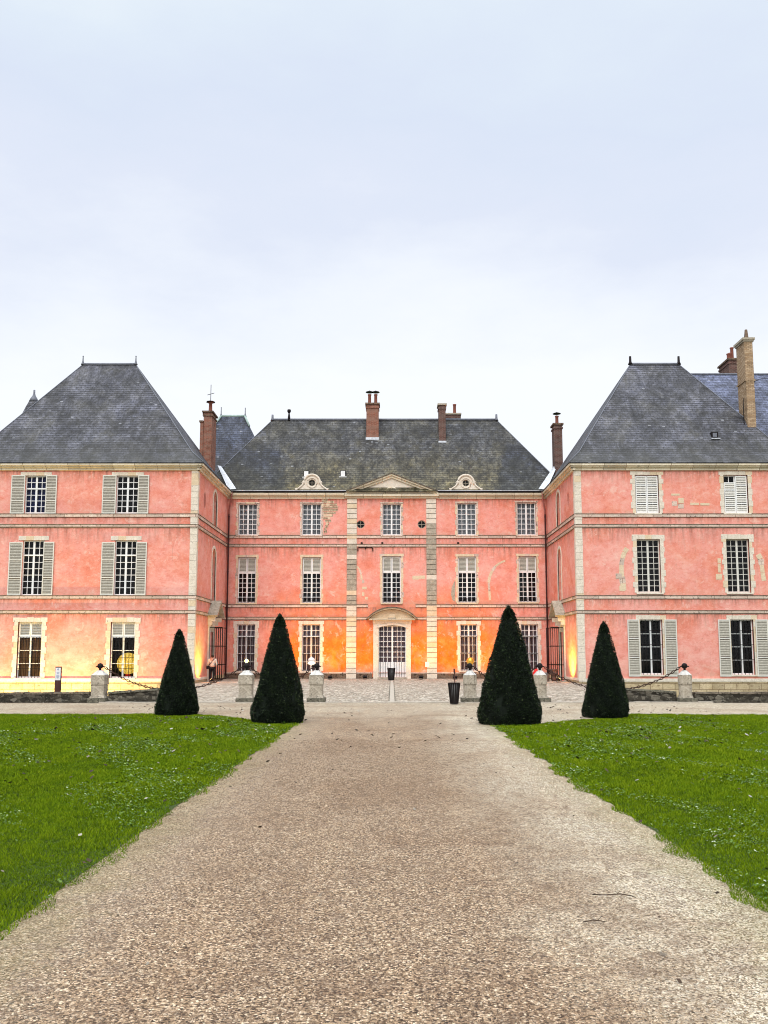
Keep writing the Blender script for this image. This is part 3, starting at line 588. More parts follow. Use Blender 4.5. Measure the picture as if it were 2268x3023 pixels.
for poly, sgn in ((LEFT, -1), (RIGHT, 1)):
    m = MB(); P = poly if sgn < 0 else poly
    pts = [(x+( -.08 if sgn < 0 else .08) if abs(x) < 2.6 else x, y) for x, y in P]; m.face([(x, y, .004) for x, y in pts][::-1] if sgn < 0 else [(x, y, .004) for x, y in pts])
    tag(m.build('lawn', M['soil'], origin=(6*sgn, 14, .004)), kind='structure')
    X, Y = edge_thin(*sow(poly, sgn), sgn); n = len(X); sz = np.clip(Y/9, .8, 2.3)
    patch = .5+.5*np.sin(X*1.7+Y*.9)*np.sin(Y*1.3-X*.6)
    h = rng.uniform(.010, .034, n)*(.75+.5*patch)*np.clip(sz, .9, 1.25); a = rng.uniform(0, 2*np.pi, n); wd = .0036*sz*rng.uniform(.7, 1.4, n); ln = rng.uniform(.2, 1.1, n)*h; la = rng.uniform(0, 2*np.pi, n)
    c, s_ = np.cos(a)*wd, np.sin(a)*wd; V = np.zeros((n, 3, 3)); V[:, 0] = np.stack([X-c, Y-s_, np.zeros(n)], 1); V[:, 1] = np.stack([X+c, Y+s_, np.zeros(n)], 1)
    V[:, 2] = np.stack([X+np.cos(la)*ln, Y+np.sin(la)*ln, h], 1); V[:, :, 0] -= 6*sgn; V[:, :, 1] -= 14
    lump = np.sin(X*9+np.sin(Y*5)*2)*np.sin(Y*7+np.sin(X*6)*2); h = h*(1+.35*lump); V[:, 2, 2] = h; rv = np.clip(rng.normal(.46, .24, n)+.10*(patch-.5)+.13*lump, 0, 1); rv = np.repeat(rv, 3); rv[0::3] *= .55; rv[1::3] *= .55
    tag(raw_mesh('grass', V.reshape(-1, 3), np.arange(3*n).reshape(n, 3), 3, M['grass'], rv, (6*sgn, 14, .004)), kind='stuff')
    # broad-leaved clover and daisies' leaves in drifts, thickest near the camera
    n0 = 60000; xs = rng.uniform(2.3, 8.5, n0)*sgn; ys = 4.5+rng.uniform(0, 1, n0)**2.0*19; dr = np.sin(xs*1.9+1)*np.sin(ys*.8+xs*.4)+np.sin(xs*5+ys*3)*.5+np.sin(xs*17+ys*3)*np.sin(ys*13)*.5
    k_ = inside(xs, ys, poly) & (dr > .2) & (np.abs(xs) < .5*ys+1.5); xs, ys = xs[k_], ys[k_]; n = len(xs)
    r_ = rng.uniform(.006, .014, n)*np.clip(ys/9, 1, 1.5); a = rng.uniform(0, 2*np.pi, n); zz = rng.uniform(.02, .055, n); tx, ty = rng.uniform(-.6, .6, n), rng.uniform(-.6, .6, n); V = np.zeros((n, 4, 3))
    for i in range(4):
        dx, dy = np.cos(a+i*np.pi/2)*r_, np.sin(a+i*np.pi/2)*r_*.8; V[:, i] = np.stack([xs+dx-6*sgn, ys+dy-14, zz+dx*tx+dy*ty], 1)
    tag(raw_mesh('clover', V.reshape(-1, 3), np.arange(4*n).reshape(n, 4), 4, M['clover'], np.repeat(rng.uniform(0, 1, n)**1.4, 4), (6*sgn, 14, .004)), kind='stuff')
# fallen leaves
n = 1500; xs = rng.uniform(-9, 9, n); ys = rng.uniform(4.5, 29, n); k_ = (np.abs(xs) > 2.4) | (rng.uniform(0, 1, n) < .22); xs, ys = xs[k_], ys[k_]; n = len(xs)
r_ = rng.uniform(.012, .03, n)*np.clip(ys/11, .8, 1.6); a = rng.uniform(0, 6.28, n); zz = np.where(np.abs(xs) > 2.4, .05, .012); V = np.zeros((n, 4, 3)); tx, ty = rng.uniform(-.7, .7, n), rng.uniform(-.7, .7, n)
for i in range(4): dx, dy = np.cos(a+i*np.pi/2)*r_, np.sin(a+i*np.pi/2)*r_*(.5 if i % 2 else .9); V[:, i] = np.stack([xs+dx, ys+dy, zz+dx*tx+dy*ty], 1)
tag(raw_mesh('fallen_leaves', V.reshape(-1, 3), np.arange(4*n).reshape(n, 4), 4, M['litter'], np.repeat(rng.uniform(0, 1, n), 4)), kind='stuff')
# loose pebbles on the path
n = 120000; ys = 3.6+rng.uniform(0, 1, n)**1.7*14; xs = rng.uniform(-1, 1, n)*np.minimum(2.55, .5*ys+.6); r_ = rng.uniform(.002, .0052, n)*np.clip(ys/7, .8, 1.7)
O = np.array([(1, 0, 0), (0, 1, 0), (-1, 0, 0), (0, -1, 0), (0, 0, .8)]); a = rng.uniform(0, 6.28, n); el = rng.uniform(.6, 1.1, n); V = np.zeros((n, 5, 3))
for i, (ox, oy, oz) in enumerate(O):
    x_, y_ = ox*r_, oy*r_*el; V[:, i] = np.stack([xs+x_*np.cos(a)-y_*np.sin(a), ys+x_*np.sin(a)+y_*np.cos(a), .001+oz*r_+rng.uniform(0, .001, n)], 1)
T = np.array([(0, 1, 4), (1, 2, 4), (2, 3, 4), (3, 0, 4)]); Fc = (np.arange(n)[:, None, None]*5+T[None]).reshape(-1, 3)
rv = np.clip(rng.uniform(0, 1, n)*.85+.25*np.clip((xs-.8)/1.6, 0, 1), 0, 1)
tag(raw_mesh('loose_gravel', V.reshape(-1, 3), Fc, 3, M['pebble'], np.repeat(rv, 5)), kind='stuff')

# ================================================================== CENTRAL RANGE
YC = 60.0
root = CEN = empty('chateau_range', (0, 60, 0), 'central pink three-storey range with pediment, round-arched white door and mossy slate hip roof', 'building')
fr = Fr((0, YC, 0), (1, 0, 0), (0, -1, 0))
def rc(x0, y0, x1, y1): return rect(x0, y0, x1, y1, YC)
top = [rc(703.5, 1487, 759.5, 1580), rc(892, 1487, 948.5, 1580), rc(1129, 1487, 1184, 1580), rc(1350.5, 1485, 1406, 1580), rc(1527, 1483, 1582.5, 1580)]
mid = [rc(702, 1645, 755.5, 1780), rc(892.5, 1645, 947.5, 1780), rc(1129, 1642, 1184, 1780), rc(1352.5, 1643, 1407, 1779), rc(1532, 1642, 1585, 1778)]
gnd = [rc(699, 1843, 753, 1982), rc(891.5, 1843, 945.5, 1982), rc(1359, 1843, 1410, 1980), rc(1539, 1843, 1589, 1980)]
door = rc(1118, 1846, 1199, 2003); door = (door[0], door[1], .10, door[3])
port = [(1065, 1548), (1245.4, 1548)]; pr = .30
ports = [(at(x, y, YC)[0], at(x, y, YC)[1]) for x, y in port]
s = MB(fr); ops = top+mid+gnd+[door]+[(x-pr, x+pr, z-pr, z+pr) for x, z in ports]
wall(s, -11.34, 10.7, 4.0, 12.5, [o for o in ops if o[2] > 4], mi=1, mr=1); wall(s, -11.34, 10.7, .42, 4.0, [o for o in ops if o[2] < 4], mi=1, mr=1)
# plaster corners that turn the square holes into round ones
for x, z in ports:
    for q in range(4):
        for i in range(6):
            a, b = math.pi/2*(q+i/6), math.pi/2*(q+(i+1)/6); c = lambda t: (x+pr*max(-1, min(1, math.cos(t)*1.5)), z+pr*max(-1, min(1, math.sin(t)*1.5)))
            p0, p1 = (x+.95*pr*math.cos(a), z+.95*pr*math.sin(a)), (x+.95*pr*math.cos(b), z+.95*pr*math.sin(b))
            ca, cb = c(a), c(b); poly = [p0, p1, cb, ca]
            s.prism(poly, -.2, .001)
s.q((-11.34, 0, .42), (-11.34, -.2, .42), (10.7, -.2, .42), (10.7, 0, .42))
wa = s.build('wall', [M['plaster'], M['painted_glow']], root)
s = MB(fr); s.q((-13.3, -1.0, 0), (12, -1.0, 0), (12, -1.0, 12.6), (-13.3, -1.0, 12.6)); s.build('interior', M['dark'], root)
s = MB(fr); s.box(-13.2, 12, -9.2, -9.0, 0, 12.6); s.box(-13.3, -13.1, -9, -.3, 0, 12.6); s.box(11.9, 12.1, -9, -.3, 0, 12.6); s.build('rear_wall', M['plaster'], root)
for a, b in ((-11.34, -3.06), (-2.40, -1.31), (1.31, 2.36), (3.06, 10.7)):
    s = MB(fr); s.box(a, b, -.2, .06, .355, .43, 1); s.box(a, b, -.2, .02, -.1, .356, 0)
    s.build('plinth', [M['brownst'], M['string']], root)
for i, r in enumerate(top):
    surround(root, fr, r, .16, .10, sill=True, mats=[M['string'], M['stone_warm']]); window(root, fr, r, rows=6, curtain='curt_g', sink=(.17, .15, .18, .16, .19)[i])
for i, r in enumerate(mid):
    surround(root, fr, r, .17 if i != 2 else .2, .16, mats=[M['stone_warm'], M['string']])
    window(root, fr, r, rows=6, transom=.655, louvre=True, curtain=None, arch=.13 if i == 2 else 0, grille=(r[2]+.02, r[2]+.32, 12, (r[2]+.30,)))
for i, r in enumerate(gnd):
    s_ = surround(root, fr, r, .25, .22, proud=.05, mats=[M['stone'], M['stone_warm']])
    window(root, fr, r, rows=4, transom=.74, curtain='curt_m', grille=(r[2]+.01, r[2]+.74*(r[3]-r[2]), 7, (r[2]+.05, r[2]+1.15, r[2]+2.3)))
for x, z in ports:
    s = MB(fr); C_ = [fr.p(x+pr*.9*math.cos(t), -.08, z+pr*.9*math.sin(t)) for t in [k*math.pi/12 for k in range(24)]]; s.tube(C_, .035, 6, closed=True)
    s.box(x-.014, x+.014, -.10, -.07, z-.27, z+.27); s.box(x-.27, x+.27, -.102, -.068, z-.014, z+.014); o = s.build('porthole_window', M['stone_grey'], root)
    s.__init__(fr); s.q((x-.29, -.11, z-.29), (x+.29, -.11, z-.29), (x+.29, -.11, z+.29), (x-.29, -.11, z+.29)); s.build('pane', M['glass'], o)
strings(root, fr, -11.34, 10.7, gaps=[(-1.62, 1.62, 4.0, 4.95)])
grey = lambda z: (5.0 < z < 9.0 and math.sin(z*3.1) > -.55)
pu = [rc(1024, 1700, 1053, 1710)[:2], rc(1259.5, 1700, 1289, 1710)[:2]]
for j, (a, b) in enumerate(pu): quoin(root, fr, a, b, .0, 12.32, h=.352, proud=.09, grey=(lambda z, j=j: (5.0 < z < 9.2 and (z*7.3+j) % 3 > .5) or (j == 1 and 9.3 < z < 10.6)), name='pilaster', gap=.035)
# cornice with dark gutter, broken at the pediment
for a, b in ((-11.34, -3.2), (3.2, 10.7)):
    cornice(root, fr, a, b, 12.40)
    s = MB(fr); s.box(a-.05, b+.05, .26, .44, 12.72, 12.80); s.box(a-.05, b+.05, .27, .45, 12.80, 12.83, 1); s.build('gutter', [M['iron'], M['leadpale']], root)
# pediment
s = MB(fr); pa = at(1155.7, 1400, 59.6); zb = 12.42
s.box(-3.22, 3.2, -.05, .18, zb-.10, zb+.04); s.box(-3.28, 3.26, -.05, .34, zb+.04, zb+.14)
apz = at(1155.7, 1396, 59.6)[1]
s.prism([(-3.0, zb+.14), (2.98, zb+.14), (-.02, apz-.12)], -1.6, .10, 1)
sl = (apz-.0-(zb+.10))/3.24
for sg in (-1, 1):
    for n1, w0, w1, mi in ((.22, .0, .16, 0), (.34, .16, .26, 0), (.40, .26, .33, 2)):
        A = [(-.02+sg*3.24, zb+.06+w0), (-.02, apz-.30+w0), (-.02, apz-.30+w1), (-.02+sg*3.24, zb+.06+w1)]
        s.prism(A if sg < 0 else A[::-1], -1.7, n1, mi)
# shell relief
s.tube([fr.p(-.02+.50*math.cos(t), .14, zb+.20+.46*math.sin(t)) for t in [math.pi*k/14 for k in range(15)]], .05, 6, 0)
for k in range(9):
    t = math.pi*(k+.5)/9; s.tube([fr.p(-.02+.08*math.cos(t), .13, zb+.22+.08*math.sin(t)), fr.p(-.02+.42*math.cos(t), .15, zb+.20+.40*math.sin(t))], [.015, .052], 6, 1)
for sg in (-1, 1): s.tube([fr.p(-.02+sg*(.46+.06*math.cos(t)), .14, zb+.22+.06*math.sin(t)) for t in [k for k in range(7)]], .03, 5, 0)
s.build('pediment', [M['cornice'], M['stone'], M['ledge']], root)
# door
s = MB(fr); d = door; hw = .15; arch = .14
s.box(d[0]-.36, d[0], -.2, .10, .0, d[3]+.12); s.box(d[1], d[1]+.33, -.2, .10, .0, d[3]+.12)
arch_fill(s, d[0], d[1], d[3]-.17, .17, -.2, .099, ztop=d[3]+.12)
arch_band(s, d[0]+.0, d[1]-.0, d[3]-.17, .17, .15, .0, .16, 1)
s.box(d[0]-.40, d[1]+.38, -.1, .14, d[3]+.12, d[3]+.34, 0)
s.build('stone_surround', [M['stone'], M['stone']], root)
s = MB(fr); za = d[3]+.34; uL, uR = -1.60, 1.63
s.box(uL+.05, uR-.05, -.05, .42, za, za+.10, 0)
arch_band(s, uL, uR, za+.08, .66, .09, -.05, .48, 0); arch_band(s, uL-.06, uR+.06, za+.07, .76, .07, -.05, .58, 1)
P = arcpts(uL+.05, uR-.05, za+.09, .62); s.prism([(uL+.1, za+.10)]+P[1:-1]+[(uR-.1, za+.10)], -.05, .12, 2)
s.box(-.22, .24, .1, .26, za+.16, za+.42, 2); s.box(-.26, .28, .1, .30, za+.12, za+.16, 3)
s.build('door_pediment', [M['cornice'], M['ledge'], M['stone_warm'], M['stone_grey']], root)
s = MB(fr); n0, n1 = -.17, -.12; uc = (d[0]+d[1])/2; s.box(d[0], d[0]+.05, n0, n1, .1, d[3]-.02); s.box(d[1]-.05, d[1], n0, n1, .1, d[3]-.02)
zl = .1+.285*(d[3]-.1); s.box(uc-.055, uc+.055, n0, n1+.03, .1, d[3]-.03)
for a, b in ((d[0]+.05, uc-.055), (uc+.055, d[1]-.05)):
    s.box(a, b, n0, n1+.005, .1, zl)
    for c in range(1, 3): x = a+(b-a)*c/3; s.box(x-.022, x+.022, n0, n1, zl, d[3]-.03)
    for c in range(0, 8): z = zl+(d[3]-.05-zl)*c/7; s.box(a, b, n0, n1-.002, z-.024, z+.024)
dr = s.build('door', M['white'], root); s = MB(fr); s.q((d[0], -.15, zl), (d[1], -.15, zl), (d[1], -.15, d[3]), (d[0], -.15, d[3])); s.build('pane', M['glass'], dr)
s = MB(fr); s.q((d[0], -.3, .1), (d[1], -.3, .1), (d[1], -.3, d[3]), (d[0], -.3, d[3])); s.build('curtain', M['curt_m'], dr)
s = MB(fr)
for a, b in ((d[0]+.05, uc-.055), (uc+.055, d[1]-.05)):
    for c in range(5): x = a+(b-a)*(c+.5)/5; s.box(x-.010, x+.010, -.08, -.058, .1, d[3]-.16)
    s.box(a, b, -.082, -.056, zl+.9, zl+.93)
s.build('iron_bars', M['iron'], dr)
# iron tie bracket, beam ends, hidden arches and bared stone
s = MB(fr); x0, z0 = at(1057, 1616, YC); x1, _ = at(1101, 1616, YC)
s.tube([fr.p(x0, .06, z0-.28), fr.p(x0, .06, z0-.08), fr.p(x0+.08, .06, z0), fr.p((x0+x1)/2, .06, z0), fr.p(x1-.08, .06, z0), fr.p(x1, .06, z0-.08), fr.p(x1, .06, z0-.28)], .035, 6); s.tube([fr.p((x0+x1)/2, .06, z0), fr.p((x0+x1)/2, .06, z0-.14)], .03, 6)
s.build('iron_tie', M['iron'], root)
for px, py in ((1068, 1603), (1129, 1603), (1353, 1603)):
    x, z = at(px, py, YC); s = MB(fr); s.box(x-.07, x+.07, -.02, .05, z-.05, z+.05); s.box(x-.04, x+.04, .05, .09, z-.03, z+.03); s.build('beam_end', M['iron'], root)
def patch(fr, YY, blocks, mats, name='bared_stone', rot=None):
    for x0, y0, x1, y1 in blocks: s = MB(fr); r = rect(x0, y0, x1, y1, YY); s.box(r[0], r[1], -.02, .012+random.uniform(0, .006), r[2], r[3], random.random() < .35); s.build(name, mats, root)
def arcstones(fr, YY, pts, w, mats, name='blocked_arch', root_=None):
    s = MB(fr)
    P = [at(x, y, YY) for x, y in pts]
    for i, ((a, za), (b, zb)) in enumerate(zip(P, P[1:])):
        d_ = Vector((b-a, zb-za)); L = d_.length; nn = Vector((-d_.y, d_.x))/L*w*random.uniform(.75, 1.2)/2; dd = d_/L*.008
        s.prism([(a+dd.x+nn.x, za+dd.y+nn.y), (a+dd.x-nn.x, za+dd.y-nn.y), (b-dd.x-nn.x, zb-dd.y-nn.y), (b-dd.x+nn.x, zb-dd.y+nn.y)], -.02, .014, i % 3 == 1)
    return s.build(name, mats, root)
PM = [M['stone_warm'], M['string']]
arcstones(fr, YC, [(1447, 1772), (1445, 1745), (1443, 1720), (1446, 1702), (1453, 1686), (1463, 1672), (1476, 1662), (1492, 1655)], .16, PM)
arcstones(fr, YC, [(1055, 1672), (1062, 1682), (1067, 1697), (1068, 1712)], .13, PM)
patch(fr, YC, [(1069, 1712, 1076, 1722), (1069, 1732, 1083, 1740), (1069, 1748, 1076, 1760), (1078, 1762, 1086, 1770)], PM)
patch(fr, YC, [(1218, 1700, 1237, 1711), (1238, 1699, 1255, 1709)], PM)
s = MB(fr)
R_ = [(950, 1472, 970), (950, 1478, 985), (952, 1486, 1000), (952, 1494, 1002), (952, 1502, 1000), (952, 1510, 990), (952, 1518, 982), (954, 1526, 976), (960, 1534, 978), (962, 1542, 972), (960, 1550, 970), (958, 1558, 968), (956, 1566, 966)]
for a, y, b in R_:
    x = a
    while x < b:
        L = random.uniform(6, 13); r = rect(x, y, min(b+random.uniform(-3, 3), x+L), y+7, YC)
        if r[1]-r[0] > .05: s.box(r[0], r[1]-.01, -.02, random.uniform(.008, .028), r[2], r[3]-.01, random.random() < .3)
        x += L
s.build('bared_stone', [M['rubble_patch'], M['stone_warm']], root)['label'] = 'patch of fallen plaster baring rubble beside a top floor window'
# stained damp patch left of the fourth middle window
r = rect(1332, 1718, 1345, 1776, YC); s = MB(fr)
P = [(r[0]+(r[1]-r[0])*t, z) for t, z in ((.9, r[2]), (.3, r[2]+.1), (.0, (r[2]+r[3])/2-.2), (.15, (r[2]+r[3])/2+.3), (.7, r[3]), (1.0, r[3]+.1))]
s.prism(P, -.02, .006); s.build('damp_patch', M['stone_grey'], root)
# roof
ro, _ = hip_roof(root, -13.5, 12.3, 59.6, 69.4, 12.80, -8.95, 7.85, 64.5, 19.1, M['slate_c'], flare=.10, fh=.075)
def finial(x, y, z, h=.55, kind='spike', mat='lead'):
    s = MB()
    if kind == 'spike': s.lathe((x, y, z-.05), [(.13, 0), (.09, .1), (.045, .25), (.03, h-.08), (.05, h-.05), (.01, h)], 8)
    elif kind == 'stub': s.lathe((x, y, z-.05), [(.16, 0), (.10, .14), (.085, .2), (.075, h), (.02, h+.02)], 8)
    else: s.lathe((x, y, z-.05), [(.12, 0), (.09, .3), (.05, h-.3), (.09, h-.24), (.15, h-.12), (.12, h), (.02, h+.03)], 10)
    return s.build('finial', M[mat], root)
finial(-8.95, 64.5, 19.1, .45, 'stub'); x, z = at(853.5, 1236, 64.5); finial(x, 64.5, 19.1, .85, 'ball', 'iron'); finial(7.85, 64.5, 19.1, .48, 'stub')
def chimney(x0, x1, y0, y1, z0, z1, mat, pots=(), flash=None, cap=True, capmat=None, label=None):
    s = MB(); s.box(x0, x1, y0, y1, z0, z1)
    if cap: s.box(x0-.05, x1+.05, y0-.05, y1+.05, z1-.28, z1-.16, 0); s.box(x0-.09, x1+.09, y0-.09, y1+.09, z1, z1+.12, 1)
    o = s.build('chimney', [M[mat], M[capmat or 'brownst']], root)
    if label: o['label'] = label
    for (px, py, h, cowl) in pots:
        p = MB(); zz = z1+(.12 if cap else 0)
        p.lathe((px, py, zz), [(.15, 0), (.12, .08), (.11, h-.1), (.14, h-.06), (.14, h)], 10)
        if cowl: 
            for k in range(3): t = k*2.1; p.bar((px+.08*math.cos(t), py+.08*math.sin(t), zz+h), (px+.1*math.cos(t), py+.1*math.sin(t), zz+h+.16), .02, mi=1)
            p.lathe((px, py, zz+h+.16), [(.30, 0), (.28, .03), (.04, .12), (.0, .16)], 10, 1)
        p.build('chimney_pot', [M['terracotta'], M['iron']], o)
    if flash:
        p = MB(); p.box(x0-.04, x1+.04, y0-.10, y0+.02, flash[0], flash[1]); p.build('lead_flashing', M['leadpale'], o)
    return o
# roof surface of the central range: height at a given y on its front slope
def zf(y): return 13.27+(y-60.09)*(19.1-13.27)/(64.5-60.09)
a = at(1082, 1240, 63.2)[0]; b = at(1118, 1240, 63.2)[0]; zt = at(1100, 1190, 63.2)[1]
chimney(a, b, 63.2, 64.1, 15.5, zt-.1, 'brick', [(a+.22, 63.6, .75, True), (b-.22, 63.6, .75, True)], (zf(63.2)-.25, zf(63.2)+.05), label='red brick chimney with two pots near the middle of the ridge')
a = at(1296, 1240, 63.0)[0]; b = at(1316, 1240, 63.0)[0]; zt = at(1300, 1196, 63.0)[1]
chimney(a, b, 63.0, 63.9, 15.5, zt, 'brickd', [], (zf(63.0)-.22, zf(63.0)+.0), capmat='stone_grey', label='slim sooty chimney without pots')
a = at(1316, 1240, 66)[0]; b = at(1359, 1240, 66)[0]; zt = at(1300, 1224, 66)[1]
chimney(a, b, 66, 66.8, 16, zt, 'brickd', [(a+.72, 66.4, .8, False)], cap=True, capmat='stone_grey', label='broad low chimney with one pot behind the ridge')
# roof hatches
for x0, y0, x1, y1 in ((897, 1390, 911, 1405), (1006, 1387, 1019, 1406)):
    x, _ = at((x0+x1)/2, 1398, 60.6); z = at(900, (y0+y1)/2, 60.75)[1]; yy = 60.09+(z-13.27)/((19.1-13.27)/(64.5-60.09)); s = MB()
    s.box(x-.19, x+.19, yy-.16, yy+.3, z-.28, z+.18, 1); s.box(x-.15, x+.15, yy-.18, yy-.155, z-.24, z+.14, 0); s.box(x-.26, x+.26, yy-.30, yy-.1, z-.34, z-.285, 0); s.build('roof_hatch', [M['plate'], M['iron']], root)
# oculus dormers
def dormer(px, py, wr, label=None):
    x, z = at(px, py, 59.85); f = Fr((x, 59.85, z), (1, 0, 0), (0, -1, 0)); s = MB(f); zb_ = 12.80-z
    A = []
    for k in range(49):
        t = -math.pi/2+2*math.pi*k/48; c_, s_ = math.cos(t), math.sin(t)
        if s_ > -.05: r_ = .60+.03*(abs(c_) > .93)
        else:
            r_ = None
        if r_: A.append((r_*c_, r_*s_))
        else:
            tt = (-s_)  # concave scroll flanks down to the base
            if abs(c_) > .35: u = math.copysign(.52+.64*(tt/.94)**1.3, c_); A.append((u, zb_*(tt/.94)))
            else: A.append((c_*3.1, zb_))
    H = [(.235*math.cos(-math.pi/2+2*math.pi*k/48), .235*math.sin(-math.pi/2+2*math.pi*k/48)) for k in range(49)]
    for k in range(48):
        s.face([f.p(H[k][0], .12, H[k][1]), f.p(A[k][0], .12, A[k][1]), f.p(A[k+1][0], .12, A[k+1][1]), f.p(H[k+1][0], .12, H[k+1][1])])
        s.face([f.p(A[k][0], .12, A[k][1]), f.p(A[k][0], -.9, A[k][1]), f.p(A[k+1][0], -.9, A[k+1][1]), f.p(A[k+1][0], .12, A[k+1][1])])
        s.face([f.p(H[k][0], .12, H[k][1]), f.p(H[k+1][0], .12, H[k+1][1]), f.p(H[k+1][0], -.1, H[k+1][1]), f.p(H[k][0], -.1, H[k][1])])
    s.tube([f.p(.56*math.cos(t), .14, .56*math.sin(t)) for t in [-.15+(math.pi+.3)*k/18 for k in range(19)]], .075, 7)
    s.tube([f.p(.34*math.cos(t), .13, .34*math.sin(t)) for t in [2*math.pi*k/24 for k in range(24)]], .05, 6, closed=True)
    for sg in (-1, 1):
        s.tube([f.p(sg*(.58+.52*(k/8)**1.5), .14, -.02+(zb_+.1)*(k/8)) for k in range(9)], .06, 6); s.tube([f.p(sg*.62+.07*math.cos(t), .14, .02+.07*math.sin(t)) for t in range(7)], .04, 5)
        s.tube([f.p(sg*(1.08+.06*math.cos(t)), .13, zb_+.12+.06*math.sin(t)) for t in range(7)], .045, 5)
    s.box(-.9, .9, -.2, .16, zb_, zb_+.08)
    o = s.build('oculus_dormer', [M['stone']], root)
    if label: o['label'] = label
    w_ = MB(f); w_.tube([f.p(.22*math.cos(t), .02, .22*math.sin(t)) for t in [2*math.pi*k/20 for k in range(20)]], .022, 5, closed=True); w_.box(-.012, .012, .0, .03, -.22, .22); w_.box(-.22, .22, .002, .032, -.012, .012); w_.build('window_frame', M['stone_grey'], o)
    w_ = MB(f); w_.face([f.p(.235*math.cos(t), -.02, .235*math.sin(t)) for t in [2*math.pi*k/20 for k in range(20)]]); w_.build('pane', M['glass'], o)
    w_ = MB(f); w_.face([f.p(.5*math.cos(t), -.85, .5*math.sin(t)) for t in [2*math.pi*k/20 for k in range(20)]]); w_.build('interior', M['dark'], o)
dormer(921.5, 1426, 1); dormer(1375.3, 1427, 1)
for sg, xx in ((-1, -10.97), (1, 10.32)):
    s = MB(); s.tube([(xx-.0*sg, 59.52, 12.74), (xx+sg*.04, 59.6, 12.2), (xx+sg*.22, 59.84, 11.5), (xx+sg*.22, 59.84, 11.2)], .055, 8); s.tube([(xx+sg*.22, 59.84, 11.2), (xx+sg*.22, 59.84, .1)], .055, 8, 1)
    for z in (2, 4.6, 7.2, 9.4, 11): s.tube([(xx+sg*.22, 59.84, z), (xx+sg*.22, 59.84, z+.06)], .075, 8, 1)
    s.build('downpipe', [M['pipe'], M['pipedark']], root)
    s = MB(); x0 = -11.2 if sg < 0 else 10.6; s.face([(x0, 59.45, 12.86), (x0-sg*.55, 59.4, 12.90), (x0+sg*.9, 61.3, 14.9), (x0+sg*1.15, 61.3, 14.95)][::sg]); s.build('lead_valley', M['leadpale'], root)

